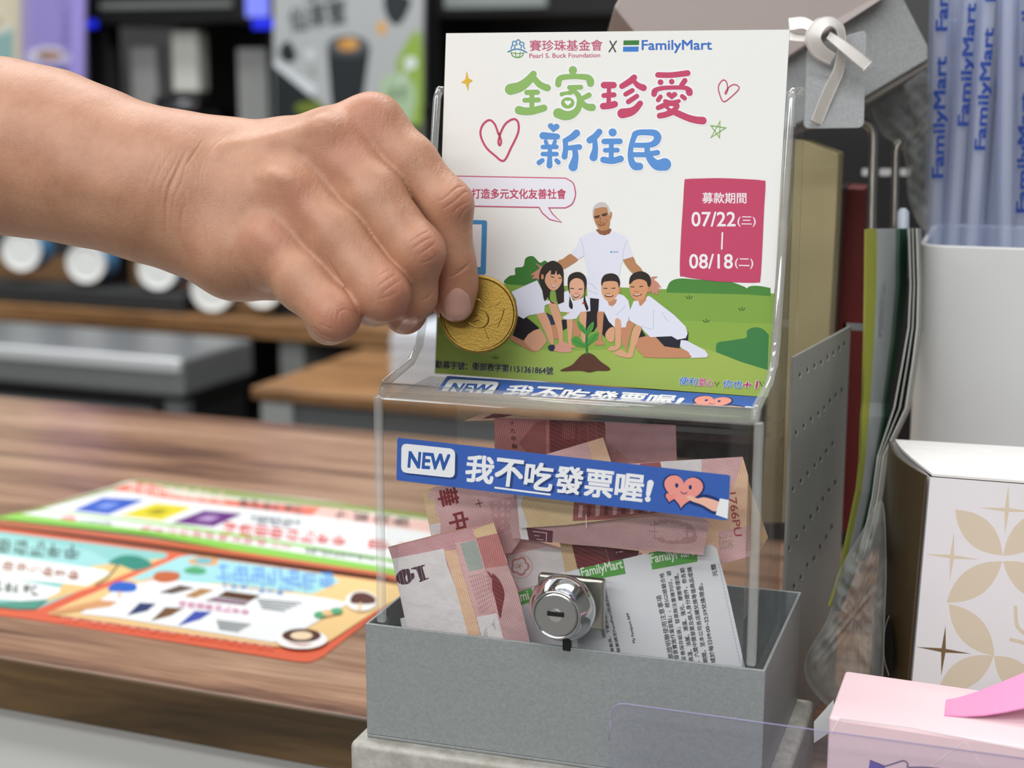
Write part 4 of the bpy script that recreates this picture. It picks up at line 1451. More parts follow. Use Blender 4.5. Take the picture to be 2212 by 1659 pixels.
    A.blob(z6([(820, 1100), (905, 1130), (890, 1230), (800, 1480), (770, 1590), (680, 1605), (510, 1560), (505, 1510), (600, 1480), (700, 1540), (740, 1400), (760, 1230)]), KID, n=3)
    A.poly(z6([(860, 700), (985, 640), (985, 710), (905, 800), (880, 790)]), KID2)
    A.up()
    A.line(z6([(1100, 860), (1095, 1160)]), 1.4, SHADE)
    A.line(z6([(910, 1120), (1080, 1165)]), 1.4, SHADE)
    A.line(z6([(1230, 900), (1330, 1050)]), 1.3, SHADE)
    A.line(z6([(520, 940), (660, 800)]), 1.3, SHADE)
    A.blob(z6([(722, 480), (740, 400), (880, 380), (1000, 430), (1020, 540), (960, 660), (860, 725), (770, 670), (730, 580)]), '#d49a72', n=5)
    A.ell(*z6([(1035, 545)])[0], 4, 7, KID2)
    A.up()
    A.blob(z6([(718, 440), (740, 340), (820, 275), (930, 262), (1030, 320), (1062, 430), (1040, 500), (1010, 490), (985, 420), (900, 380), (800, 400), (735, 460)]), HAIR, n=4)
    for a, b in (((745, 500), (795, 505)), ((885, 500), (930, 492))):
        A.line(z6([a, b]), 2.0, '#3a2822')
    A.line(z6([(790, 630), (840, 640), (905, 622)]), 3.4, '#7b443c', curve=True)
    A.line(z6([(800, 626), (840, 630), (890, 620)]), 1.4, '#e8dcd6', curve=True)
    A.line(z6([(795, 572), (835, 582), (865, 572)]), 1.4, '#a8694e', curve=True)
    # ---- seedling
    A.blob(z4([(790, 994), (850, 968), (880, 938), (910, 908), (945, 896), (982, 910), (1020, 946), (1074, 985), (1060, 1000), (1000, 1000), (955, 1009), (900, 1000), (800, 1003)]), '#5c3826', n=4)
    A.line(z4([(940, 900), (938, 790)]), 4.4, '#2f7c40')
    LF = '#4f9a44'
    for lf in ([(935, 790), (893, 755), (884, 708), (918, 735), (940, 772)], [(940, 795), (944, 750), (978, 714), (976, 755), (946, 792)],
               [(934, 862), (880, 856), (848, 818), (888, 806), (932, 848)], [(944, 852), (953, 804), (1006, 774), (1006, 806), (962, 842)]):
        A.blob(z4(lf), LF, n=4)
    A.up()
    for v in ([(934, 786), (900, 735)], [(942, 788), (968, 732)], [(930, 856), (866, 826)], [(948, 848), (996, 788)]):
        A.line(z4(v), 1.2, '#2f6a34')
    # ---- small print on the lower edge
    A.text('勸募字號：衛部救字第1151361864號', (941.5, 795), (1195, 809), 16.5, '#e6ecd8', bold=0.05)
    A.up()
    A.text('勸募字號：衛部救字第1151361864號', (941.5, 795), (1195, 809), 16.5, '#24261c', bold=0.032)
    for s, a, b, c in (('便利', (1467, 830), (1505, 833), '#2d6fc0'), ('愛心', (1508, 833), (1540, 835), '#c23d78'), ('你也', (1561, 836.5), (1602, 839), '#2d6fc0'), ('+1', (1604, 839.5), (1636, 839), '#b83a70')):
        A.top -= 1
        A.text(s, a, b, 16.5, '#eef0e4', bold=0.06, shear=0.12)
        A.up()
        A.text(s, a, b, 16.5, c, bold=0.02, shear=0.12)
    A.line([(1549, 830), (1549, 834)], 1.6, '#4a7a3a')
    A.line([(1544, 825), (1547, 829)], 1.4, '#4a7a3a')
    A.line([(1554, 825), (1551, 829)], 1.4, '#4a7a3a')

    def body(bm):
        q = [on_plane(x, y, CARD_O, CARD_N) for x, y in card]
        add_prism(bm, [p + CARD_N * 0.0002 for p in q], -CARD_N * 0.0006)
    o = A.build('donation_card', card_place, step=0.0000008, extra=body)
    tag(o, 'white charity card with a man and four kneeling children, standing upright in the clear box', 'card')
    centre(o)
    return o


make_card()
# ================================================================== bare forearm and hand, coin between finger and thumb
# joints: photo pixel, distance from the camera (m), radius (photo pixels at that distance)
def J(px, py, d, r):
    return (np.array([(px - IMG_W / 2) / FPX * d, (py - IMG_H / 2) / FPX * d, d]), r / FPX * d)


HAND = {
    'forearm': [J(-760, 294, .620, 222), J(-420, 300, .600, 206), J(-200, 304, .590, 196), J(0, 316, .578, 183), J(100, 333, .572, 177), J(200, 362, .566, 166), J(300, 393, .562, 155), J(370, 411, .560, 149)],
    'wrist': [J(370, 411, .560, 149), J(425, 424, .559, 150)],
    'meta_index': [J(432, 346, .561, 76), J(520, 340, .559, 72), J(610, 328, .557, 67), J(710, 301, .553, 62), J(806, 270, .549, 62)],
    'meta_middle': [J(430, 400, .555, 80), J(560, 375, .549, 70), J(640, 340, .545, 62), J(712, 312, .542, 61)],
    'meta_ring': [J(425, 450, .552, 85), J(530, 440, .545, 72), J(632, 412, .538, 60)],
    'meta_little': [J(425, 496, .553, 88), J(505, 532, .548, 95), J(580, 540, .541, 74), J(590, 530, .538, 62)],
    'heel': [J(430, 490, .560, 88), J(520, 545, .558, 88), J(600, 575, .556, 72)],
    'web_index': [J(772, 272, .5475, 40), J(832, 322, .5455, 42)],
    'web_middle': [J(690, 352, .541, 42), J(752, 398, .5385, 42)],
    'web_ring': [J(618, 462, .539, 42), J(676, 498, .5365, 42)],
    'palm': [J(450, 410, .572, 96), J(560, 420, .578, 100), J(660, 420, .578, 95), J(740, 400, .574, 80)],
}
FINGERS = {
    'index': [J(806, 270, .549, 62), J(884, 352, .544, 59), J(966, 441, .540, 53), J(978, 572, .546, 46), J(984, 615, .5485, 44), J(985, 657, .5505, 39)],
    'middle': [J(712, 312, .542, 61), J(806, 422, .535, 64), J(901, 544, .529, 57), J(893, 640, .538, 47), J(875, 676, .552, 41), J(869, 684, .560, 36)],
    'ring': [J(632, 412, .538, 60), J(728, 516, .531, 64), J(827, 635, .523, 56), J(808, 655, .546, 46), J(800, 645, .566, 40)],
    'little': [J(590, 530, .538, 62), J(656, 608, .530, 62), J(722, 682, .522, 53), J(712, 694, .536, 46), J(696, 690, .556, 40)],
    'thumb': [J(520, 360, .585, 80), J(680, 350, .598, 66), J(840, 470, .592, 56), J(940, 590, .580, 48), J(972, 648, .5735, 44)],
}
# relief seen on the back of the hand: (points, width px, height mm); negative = groove
RELIEF = [
    ([(700, 268), (712, 276)], 32, 1.5), ([(626, 390), (640, 398)], 30, 1.6), ([(570, 506), (585, 516)], 34, 1.0), ([(800, 226), (830, 240)], 26, 0.8),
    ([(470, 322), (560, 300), (640, 282), (700, 272)], 17, 0.9), ([(560, 380), (600, 384), (628, 388)], 15, 0.7), ([(470, 340), (540, 350), (590, 372)], 12, 0.35),
    ([(730, 318), (760, 350), (790, 390)], 26, -0.5), ([(652, 352), (690, 372), (745, 400)], 24, -0.7), ([(560, 430), (620, 460), (660, 500)], 26, -0.6), ([(590, 330), (640, 335)], 18, -0.6),
    ([(150, 380), (238, 408)], 40, 0.9), ([(120, 410), (200, 440), (260, 450)], 34, -0.35),
    ([(971, 424), (1002, 446)], 24, 0.9), ([(906, 520), (932, 545)], 24, 0.9), ([(832, 605), (858, 628)], 24, 0.9),
    # wrist folds
    ([(404, 322), (392, 348), (380, 374), (364, 412), (358, 460), (359, 520)], 4.2, -0.40), ([(399, 440), (392, 470), (391, 514), (402, 556)], 4.0, -0.28),
    ([(440, 300), (420, 330), (404, 356)], 2.6, -0.28), ([(486, 296), (462, 318), (446, 336)], 2.4, -0.22),
    ([(505, 600), (498, 560), (510, 530)], 3.0, -0.16), ([(590, 650), (580, 610), (566, 560)], 3.0, -0.18), ([(545, 640), (535, 600)], 3, -0.14),
    ([(424, 318), (404, 352), (392, 392), (376, 430), (370, 490)], 3.0, -0.14), ([(388, 330), (372, 362), (352, 400), (344, 450)], 3.0, -0.16), ([(376, 318), (352, 356), (334, 398), (330, 440)], 3.0, -0.12), ([(350, 330), (330, 362), (318, 400)], 3.0, -0.10), ([(448, 470), (440, 510), (444, 560)], 3.0, -0.10),
    # skin folds over the middle joints
    ([(946, 436), (962, 428), (985, 408), (1002, 402)], 2.4, -0.27), ([(955, 452), (975, 440), (1000, 418), (1012, 414)], 2.4, -0.26), ([(975, 462), (990, 446), (1012, 434)], 2.2, -0.23), ([(992, 474), (999, 456), (1008, 446)], 2.2, -0.21), ([(960, 420), (980, 444), (998, 456)], 2.0, -0.15),
    ([(880, 528), (905, 512), (926, 500)], 2.2, -0.26), ([(890, 540), (912, 524), (934, 512)], 2.2, -0.27), ([(902, 552), (925, 536), (940, 524)], 2.2, -0.26), ([(900, 508), (918, 532), (932, 550)], 2.0, -0.15), ([(905, 570), (930, 560), (942, 545)], 2.2, -0.19),
    ([(806, 606), (828, 592), (846, 582)], 2.2, -0.23), ([(814, 622), (836, 606), (856, 594)], 2.2, -0.26), ([(824, 634), (846, 618), (866, 606)], 2.2, -0.23), ([(826, 590), (842, 610), (858, 630)], 2.0, -0.13), ([(812, 648), (840, 640), (862, 628)], 2.2, -0.16),
    ([(730, 690), (732, 676), (746, 668), (762, 676), (768, 690)], 2.4, -0.21),
    # where neighbouring fingers meet
    ([(700, 548), (729, 596), (756, 640), (776, 682)], 3.0, -0.35),
    # folds at the last joints
    ([(968, 600), (990, 590), (1014, 572)], 2.6, -0.39), ([(972, 590), (1000, 580), (1018, 562)], 2.2, -0.22), ([(906, 652), (925, 642), (938, 626)], 2.4, -0.25),
    ([(676, 706), (700, 726), (735, 735)], 2.6, -0.35), ([(690, 700), (720, 712)], 2.2, -0.20),
]


def sd_chain(axes, chain, k, out_far=0.05, margin=0.014):
    """smooth union of tapering limbs on a grid with the given axis positions; far = out_far."""
    full = np.full(tuple(len(q) for q in axes), out_far, np.float32)
    for (a, ra), (b, rb) in zip(chain, chain[1:]):
        lo = np.minimum(a - ra, b - rb) - margin
        hi = np.maximum(a + ra, b + rb) + margin
        sl = tuple(slice(int(np.searchsorted(axes[q], lo[q])), int(np.searchsorted(axes[q], hi[q])) + 1) for q in range(3))
        X, Y, Z = (axes[q][sl[q]].astype(np.float32) - np.float32(a[q]) for q in range(3))
        if not (len(X) and len(Y) and len(Z)):
            continue
        X, Y, Z = X[:, None, None], Y[None, :, None], Z[None, None, :]
        ab = (b - a).astype(np.float32)
        L2 = float(ab @ ab)
        t = np.clip((X * ab[0] + Y * ab[1] + Z * ab[2]) / L2, 0, 1)
        d = np.sqrt((X - t * ab[0]) ** 2 + (Y - t * ab[1]) ** 2 + (Z - t * ab[2]) ** 2) - (ra + t * (rb - ra))
        full[sl] = smin(full[sl], d.astype(np.float32), k)
    return full


def smin(a, b, k):
    hh = np.clip(0.5 + 0.5 * (b - a) / k, 0, 1)
    return b + (a - b) * hh - k * hh * (1 - hh)


def surface_net(f, axes):
    """naive surface nets of f = 0: vertices (n,3), quads (m,4) facing f > 0."""
    ins = f < 0
    nx, ny, nz = f.shape
    c = np.zeros((nx - 1, ny - 1, nz - 1), np.int16)
    for dx in (0, 1):
        for dy in (0, 1):
            for dz in (0, 1):
                c += ins[dx:nx - 1 + dx, dy:ny - 1 + dy, dz:nz - 1 + dz]
    act = (c > 0) & (c < 8)
    ids = np.full(act.shape, -1, np.int32)
    I = np.argwhere(act)
    ids[act] = np.arange(len(I))
    acc = np.zeros((len(I), 3))
    cnt = np.zeros(len(I))
    cor = [(dx, dy, dz) for dx in (0, 1) for dy in (0, 1) for dz in (0, 1)]
    val = {q: f[I[:, 0] + q[0], I[:, 1] + q[1], I[:, 2] + q[2]].astype(float) for q in cor}
    for q in cor:
        for ax in range(3):
            if q[ax] == 0:
                q2 = tuple(1 if i == ax else q[i] for i in range(3))
                a, b = val[q], val[q2]
                m = (a < 0) != (b < 0)
                t = np.where(m, a / np.where(m, a - b, 1), 0)
                p = np.tile(np.array(q, float), (len(I), 1))
                p[:, ax] = t
                acc[m] += p[m]
                cnt[m] += 1
    V = I + acc / cnt[:, None]
    V = np.stack([np.interp(V[:, q], np.arange(len(axes[q])), axes[q]) for q in range(3)], 1)
    Q = []
    for ax in range(3):
        u, v = [(1, 2), (2, 0), (0, 1)][ax]
        s0 = [slice(1, n - 1) for n in f.shape]
        s1 = list(s0)
        s0[ax] = slice(0, f.shape[ax] - 1)
        s1[ax] = slice(1, f.shape[ax])
        a, b = ins[tuple(s0)], ins[tuple(s1)]
        for cond, flip in ((a & ~b, False), (~a & b, True)):
            E = np.argwhere(cond)
            if not len(E):
                continue
            base = E.copy()
            for d in range(3):
                if d != ax:
                    base[:, d] += 1
            def idx(du, dv):
                c2 = base.copy()
                c2[:, u] -= du
                c2[:, v] -= dv
                return ids[c2[:, 0], c2[:, 1], c2[:, 2]]
            q = np.stack([idx(1, 1), idx(0, 1), idx(0, 0), idx(1, 0)], 1)
            Q.append(q[:, ::-1] if flip else q)
    return V, np.concatenate(Q)


def relax(V, Q, times):
    """each point moves halfway to the mean of its edge neighbours."""
    E = np.concatenate([Q[:, [i, (i + 1) % 4]] for i in range(4)])
    for _ in range(times):
        cnt = np.bincount(E[:, 0], minlength=len(V)).astype(float)
        S = np.stack([np.bincount(E[:, 0], V[E[:, 1], q], minlength=len(V)) for q in range(3)], 1)
        V = V + 0.5 * (S / np.maximum(cnt, 1)[:, None] - V)
    return V


def split_quads(V, Q):
    """every quad becomes four."""
    n = len(V)
    E = np.sort(np.concatenate([Q[:, [i, (i + 1) % 4]] for i in range(4)]), 1).astype(np.int64)
    key, inv = np.unique(E[:, 0] * n + E[:, 1], return_inverse=True)
    mid = 0.5 * (V[key // n] + V[key % n])
    m = inv.reshape(4, len(Q)) + n
    c = np.arange(len(Q)) + n + len(key)
    W = np.concatenate([V, mid, V[Q].mean(1)])
    R = np.concatenate([np.stack([Q[:, i], m[i], c, m[i - 1]], 1) for i in range(4)])
    return W, R


def quad_normals(V, Q):
    f = np.cross(V[Q[:, 2]] - V[Q[:, 0]], V[Q[:, 3]] - V[Q[:, 1]])
    N = np.stack([sum(np.bincount(Q[:, i], f[:, q], minlength=len(V)) for i in range(4)) for q in range(3)], 1)
    return N / np.maximum(np.linalg.norm(N, axis=1), 1e-12)[:, None]


def seg_dist(P, pts):
    """distance of 2-D points P to a polyline."""
    best = np.full(len(P), 1e9)
    par = np.zeros(len(P))
    for i, (a, b) in enumerate(zip(pts, pts[1:])):
        a, b = np.asarray(a, float), np.asarray(b, float)
        ab = b - a
        t = np.clip(((P - a) @ ab) / (ab @ ab), 0, 1)
        dd = np.hypot(*(P - a - t[:, None] * ab).T)
        par = np.where(dd < best, (i + t) / (len(pts) - 1), par)
        best = np.minimum(best, dd)
    return best, par


def skin_material():
    m, nt, b = new_mat('skin')
    tc = nt.nodes.new('ShaderNodeTexCoord')
    n1 = nt.nodes.new('ShaderNodeTexNoise')
    n1.inputs['Scale'].default_value = 60
    n1.inputs['Detail'].default_value = 9
    n1.inputs['Roughness'].default_value = 0.7
    nt.links.new(tc.outputs['Object'], n1.inputs['Vector'])
    rp = nt.nodes.new('ShaderNodeValToRGB')
    rp.color_ramp.elements[0].position, rp.color_ramp.elements[0].color = 0.32, lin('#ad7d62')
    rp.color_ramp.elements[1].position, rp.color_ramp.elements[1].color = 0.7, lin('#c29478')
    nt.links.new(n1.outputs['Fac'], rp.inputs[0])
    at_ = nt.nodes.new('ShaderNodeAttribute')
    at_.attribute_name = 'flush'
    mx = nt.nodes.new('ShaderNodeMix')
    mx.data_type = 'RGBA'
    nt.links.new(at_.outputs['Fac'], mx.inputs[0])
    nt.links.new(rp.outputs[0], mx.inputs[6])
    mx.inputs[7].default_value = lin('#b4735f')
    nt.links.new(mx.outputs[2], b.inputs['Base Color'])
    b.inputs['Roughness'].default_value = 0.46
    b.inputs['Specular IOR Level'].default_value = 0.42
    b.inputs['Subsurface Weight'].default_value = 0.35
    b.inputs['Subsurface Radius'].default_value = (0.006, 0.0024, 0.0014)
    b.inputs['Subsurface Scale'].default_value = 0.32
    # pores and the fine skin lines that run across the back of the hand
    v = nt.nodes.new('ShaderNodeTexVoronoi')
    v.inputs['Scale'].default_value = 1500
    nt.links.new(tc.outputs['Object'], v.inputs['Vector'])
    mp = nt.nodes.new('ShaderNodeMapping')
    mp.inputs['Rotation'].default_value = (0, 0.35, 0.3)
    mp.inputs['Scale'].default_value = (900, 300, 200)
    nt.links.new(tc.outputs['Object'], mp.inputs['Vector'])
    n2 = nt.nodes.new('ShaderNodeTexNoise')
    n2.inputs['Scale'].default_value = 1.0
    n2.inputs['Detail'].default_value = 3
    n2.inputs['Distortion'].default_value = 0.6
    nt.links.new(mp.outputs[0], n2.inputs['Vector'])
    ad = nt.nodes.new('ShaderNodeMath')
    ad.operation = 'MULTIPLY_ADD'
    nt.links.new(v.outputs['Distance'], ad.inputs[0])
    ad.inputs[1].default_value = 0.35
    nt.links.new(n2.outputs['Fac'], ad.inputs[2])
    bp = nt.nodes.new('ShaderNodeBump')
    bp.inputs['Strength'].default_value = 0.5
    bp.inputs['Distance'].default_value = 0.0004
    nt.links.new(ad.outputs[0], bp.inputs['Height'])
    nt.links.new(bp.outputs[0], b.inputs['Normal'])
    return m


def to_world(V):
    return CAM + V[:, :1] * _R - V[:, 1:2] * _U + V[:, 2:3] * _F


def make_hand():
    h = 0.00066
    allj = [j for ch in list(HAND.values()) + list(FINGERS.values()) for j in ch]
    lo = np.min([p - r for p, r in allj], 0) - 0.004
    hi = np.max([p + r for p, r in allj], 0) + 0.004
    lo[0] = J(-640, 300, .613, 0)[0][0]
    xm = J(40, 300, .58, 0)[0][0]             # coarser steps along the plain forearm beyond the photo's edge
    axes = [np.concatenate([np.arange(lo[0], xm, 0.0026), np.arange(xm, hi[0], h)]), np.arange(lo[1], hi[1], h), np.arange(lo[2], hi[2], h)]
    body = None
    for nm, ch in HAND.items():
        d = sd_chain(axes, ch, 0.006)
        body = d if body is None else smin(body, d, 0.011 if nm in ('wrist', 'meta_index', 'palm', 'heel') else 0.007)
    fing = None
    for nm, ch in FINGERS.items():
        d = sd_chain(axes, ch, 0.004)
        fing = d if fing is None else smin(fing, d, 0.0014)
    f = smin(body, fing, 0.006)
    f[0] = np.maximum(f[0], 0.5 * h)          # closes the arm where it is cut off, far outside the photo
    V, Q = surface_net(f, axes)
    del f, body, fing, d
    V = relax(V, Q, 4)
    V, Q = split_quads(V, Q)
    V = relax(V, Q, 2)
    N = quad_normals(V, Q)
    n = len(V)
    P = np.stack([V[:, 0] / V[:, 2] * FPX + IMG_W / 2, V[:, 1] / V[:, 2] * FPX + IMG_H / 2], 1)
    view = V / np.linalg.norm(V, axis=1)[:, None]
    front = np.clip(-(N * view).sum(1) * 2.0, 0, 1)
    disp = np.zeros(n)
    for pts, w, amp in RELIEF:
        pts = smooth_curve(pts, 5) if len(pts) > 2 else pts
        d, t = seg_dist(P, pts)
        e = np.sqrt(np.clip(np.sin(math.pi * np.clip(t, 0, 1)), 0, 1)) if w < 8 else 1.0
        disp += amp * 0.001 * np.exp(-(d / w) ** 2) * e
    V = V + N * (disp * front)[:, None]
    flush = np.zeros(n)
    for x, y, s, a in ((995, 440, 45, .55), (925, 535, 42, .5), (850, 615, 42, .45), (735, 690, 60, .6), (790, 250, 60, .5), (985, 640, 50, .5), (640, 430, 45, .5), (580, 520, 50, .4), (735, 330, 50, .45), (870, 690, 50, .7), (960, 590, 40, .3)):
        flush += a * np.exp(-((P[:, 0] - x) ** 2 + (P[:, 1] - y) ** 2) / (s * s))
    flush = np.clip(flush, 0, 1)
    Wd = to_world(V)
    m2 = bpy.data.meshes.new('person')
    m2.vertices.add(n)
    m2.vertices.foreach_set('co', Wd.astype(np.float32).ravel())
    m2.loops.add(len(Q) * 4)
    m2.loops.foreach_set('vertex_index', Q.astype(np.int32).ravel())
    m2.polygons.add(len(Q))
    m2.polygons.foreach_set('loop_start', np.arange(0, len(Q) * 4, 4, dtype=np.int32))
    m2.update(calc_edges=True)
    atr = m2.attributes.new('flush', 'FLOAT', 'POINT')
    atr.data.foreach_set('value', flush.astype(np.float32))
    m2.materials.append(skin_material())
    m2.polygons.foreach_set('use_smooth', np.ones(len(m2.polygons), bool))
    m2.update()
    o = bpy.data.objects.new('person', m2)
    COL.objects.link(o)
    tag(o, 'person reaching in from the side, bare forearm and curled hand pinching a gold coin', 'person')
    # ---- finger nails laid on the finger ends
    from mathutils.bvhtree import BVHTree
    tip = np.where((P[:, 0] > 820) & (P[:, 1] > 560))[0]
    new = np.full(n, -1)
    new[tip] = np.arange(len(tip))
    quads = new[Q]
    bvh = BVHTree.FromPolygons(Wd[tip].tolist(), quads[(quads >= 0).all(1)].tolist())

    def nail(c, ax, hw, hl, tip, lift, mt):
        """c centre px, ax unit vector along the nail, hw half width, hl half length; tip = free edge overhang in px."""
        ax = np.asarray(ax, float) / np.hypot(*ax)
        sd = np.array([-ax[1], ax[0]])
        bm = bmesh.new()
        nu, nv = 13, 17
        g = []
        for j in range(nv):
            row = []
            v = -1 + 2 * j / (nv - 1)
            wv = (1 - max(0, -v) ** 3.2 * 0.45) * (1 - max(0, v) ** 4 * 0.30)
            for i in range(nu):
                u = -1 + 2 * i / (nu - 1)
                ln = v * hl * (1 - 0.16 * u * u if v > 0 else 1 - 0.22 * u * u)
                q = np.asarray(c) + sd * u * hw * wv + ax * ln
                r = ray(*q)
                r = r / np.linalg.norm(r)
                hit = bvh.ray_cast(Vector(CAM), Vector(r))
                if hit[0] is None:
                    row.append(None)
                    continue
                edge = max(abs(u) ** 4, max(0, -v) ** 5)
                p = np.array(hit[0]) - r * (lift * (1 - edge) + 0.00006)
                row.append(bm.verts.new(tuple(p)))
            g.append(row)
        for j in range(nv - 1):
            for i in range(nu - 1):
                q = (g[j][i], g[j][i + 1], g[j + 1][i + 1], g[j + 1][i])
                if all(x is not None for x in q):
                    bm.faces.new(q)
        k = finish('fingernail', bm, mt, None, smooth=True)
        k.parent = o
        return k
    mt = mat('fingernail', '#c99a8c', 0.36, spec=0.4, coat=0.1)
    nail((989, 659), (0.06, 1), 28, 37, 0, 0.0005, mt)
    nail((879, 703), (0.35, 0.5), 27, 13, 0, 0.0004, mt)
    return o


hand = make_hand()

# ---- the gold coin in the fingertips
COIN_C = at(1034, 679, 0.5600)
cn = -ray(1034, 679) / np.linalg.norm(ray(1034, 679)) + np.array([-0.10, 0, 0.06])
cn = cn / np.linalg.norm(cn)
CX = np.cross(np.array([0, 0, 1.0]), cn)
CX = CX / np.linalg.norm(CX)
CY = np.cross(cn, CX)
m_gold, nt, b = new_mat('coin_brass')
b.inputs['Base Color'].default_value = lin('#8f7438')
b.inputs['Metallic'].default_value = 1
b.inputs['Roughness'].default_value = 0.34
tc = nt.nodes.new('ShaderNodeTexCoord')
nz = nt.nodes.new('ShaderNodeTexNoise')
nz.inputs['Scale'].default_value = 1500
nz.inputs['Detail'].default_value = 6
nt.links.new(tc.outputs['Object'], nz.inputs['Vector'])
bp = nt.nodes.new('ShaderNodeBump')
bp.inputs['Strength'].default_value = 0.22
bp.inputs['Distance'].default_value = 0.0003
nt.links.new(nz.outputs['Fac'], bp.inputs['Height'])
nt.links.new(bp.outputs[0], b.inputs['Normal'])
bm = bmesh.new()
CR = 0.01395
prof = [(0.0, 0.0009), (0.0125, 0.0009), (0.0129, 0.0012), (0.0134, 0.00125), (0.0138, 0.0011), (CR, 0.0008), (CR, -0.0008), (0.0134, -0.00125), (0.0129, -0.0012), (0.0125, -0.0009), (0.0, -0.0009)]
add_lathe(bm, COIN_C, cn, prof, 120)


def raised(bm, pts, w, hgt=0.0003):
    """raised line on the coin's face, pts in mm."""
    pp = [COIN_C + CX * (x / 1000) + CY * (y / 1000) + cn * 0.0009 for x, y in (smooth_curve(pts, 4) if len(pts) > 2 else pts)]
    add_tube(bm, pp, w / 2000, 6)


k = 0.166
def cm(pts):
    return [((x - 1034) * k, (679 - y) * k) for x, y in pts]


z8 = zf(640, 540, 4.424)
for pts, w in (([(1690, 470), (1750, 480), (1800, 540)], 0.5), ([(1660, 600), (1720, 560), (1790, 570), (1830, 620), (1840, 680), (1800, 735), (1720, 740), (1650, 700)], 0.55),
               ([(1690, 640), (1740, 620), (1790, 650)], 0.5), ([(1700, 690), (1750, 670), (1800, 700)], 0.45), ([(1840, 545), (1900, 535), (1980, 580)], 0.4), ([(1900, 535), (1960, 490)], 0.4),
               ([(1800, 735), (1945, 770)], 0.45), ([(1830, 735), (1940, 690)], 0.35), ([(1800, 740), (1850, 860)], 0.25), ([(1700, 560), (1690, 520), (1740, 500)], 0.4), ([(1930, 740), (1975, 620), (1990, 560)], 0.3)):
    raised(bm, cm(z8(pts)), w)
tv = []
for s, a, sz in (('中', 219, 1.5), ('華', 201, 1.5), ('5', -52, 1.3), ('0', -44, 1.3), ('2', -28, 1.2), ('0', -21, 1.2), ('1', -14, 1.2), ('年', 78, 1.5)):
    vs, fs = text_mesh(s)
    c0 = (vs.max(0) + vs.min(0)) / 2
    r = 11.3
    an = math.radians(a)
    up = np.array([math.cos(an), math.sin(an)]) * (-1 if s in '中華' else 1)
    rt = np.array([up[1], -up[0]])
    bv = []
    for x, y in (vs - c0) * sz * 1.3:
        q = np.array([math.cos(an), math.sin(an)]) * r + rt * x + up * y
        bv.append(bm.verts.new(tuple(COIN_C + CX * q[0] / 1000 + CY * q[1] / 1000 + cn * 0.00112)))
    for f_ in fs:
        bm.faces.new([bv[i] for i in f_])
coin = finish('coin', bm, m_gold, smooth=False)
for p in coin.data.polygons:
    p.use_smooth = len(p.vertices) <= 4
md = coin.modifiers.new('edge', 'EDGE_SPLIT')
md.split_angle = math.radians(30)
tag(coin, 'round gold coin held between index finger and thumb before the white card', 'coin')
# ================================================================== folded banknotes and receipts inside the box
def note_mat(name, c, c2, ang=0.5, pitch=380, amount=0.6):
    m, nt, b = new_mat(name)
    tc = nt.nodes.new('ShaderNodeTexCoord')
    mp = nt.nodes.new('ShaderNodeMapping')
    mp.inputs['Rotation'].default_value = (0, ang, 0)
    nt.links.new(tc.outputs['Object'], mp.inputs['Vector'])
    wv = nt.nodes.new('ShaderNodeTexWave')
    wv.inputs['Scale'].default_value = pitch
    wv.inputs['Distortion'].default_value = 0.8
    wv.inputs['Detail Scale'].default_value = 0.2
    nt.links.new(mp.outputs[0], wv.inputs['Vector'])
    nz = nt.nodes.new('ShaderNodeTexNoise')
    nz.inputs['Scale'].default_value = 140
    nz.inputs['Detail'].default_value = 6
    nt.links.new(tc.outputs['Object'], nz.inputs['Vector'])
    m1 = nt.nodes.new('ShaderNodeMath')
    m1.operation = 'MULTIPLY'
    m1.inputs[1].default_value = amount
    nt.links.new(wv.outputs['Fac'], m1.inputs[0])
    m2 = nt.nodes.new('ShaderNodeMath')
    m2.operation = 'MULTIPLY_ADD'
    m2.inputs[1].default_value = 0.55
    nt.links.new(nz.outputs['Fac'], m2.inputs[0])
    nt.links.new(m1.outputs[0], m2.inputs[2])
    mx = nt.nodes.new('ShaderNodeMix')
    mx.data_type = 'RGBA'
    mx.inputs[6].default_value = lin(c)
    mx.inputs[7].default_value = lin(c2)
    nt.links.new(m2.outputs[0], mx.inputs[0])
    nt.links.new(mx.outputs[2], b.inputs['Base Color'])
    b.inputs['Roughness'].default_value = 0.7
    bp = nt.nodes.new('ShaderNodeBump')
    bp.inputs['Strength'].default_value = 0.25
    bp.inputs['Distance'].default_value = 0.003
    nt.links.new(nz.outputs['Fac'], bp.inputs['Height'])
    nt.links.new(bp.outputs[0], b.inputs['Normal'])
    return m


NM = {
    '#e6c3c0': note_mat('note_pink', '#e9cbc8', '#c68e92', 0.7),
    '#d9a9ac': note_mat('note_rose', '#dcb2b4', '#b97f86', -0.6),
    '#b07e80': note_mat('note_mauve', '#c49a98', '#96686c', 0.9),
    '#c9a3a4': note_mat('note_dusky', '#d6b4b2', '#b08488', 0.5),
    '#e0c59a': note_mat('note_cream', '#e8d4b0', '#cfa878', -0.4),
    '#e8c4a4': note_mat('note_apricot', '#ecd0b2', '#dba888', 0.3),
    '#e4e0e0': note_mat('note_white', '#e9e6e6', '#cfc4c6', 0.6, amount=0.3),
    '#a85450': note_mat('note_red', '#b4706a', '#8c3c3c', 0.6),
    '#7c2a2e': note_mat('note_dark_red', '#8f3c3e', '#611c20', 1.2, 210),
    '#c27c78': note_mat('note_brick', '#cc908a', '#a85a5a', 0.2),
    '#a9b2aa': note_mat('note_foil', '#c3cac3', '#86918a', 1.0, 500, 0.8),
}
ZA, ZB, ZC, ZD, ZS = zf(820, 860, 5.267), zf(1220, 860, 4.608), zf(820, 1120, 5.925), zf(1120, 1170, 4.254), zf(780, 780, 2.2571)


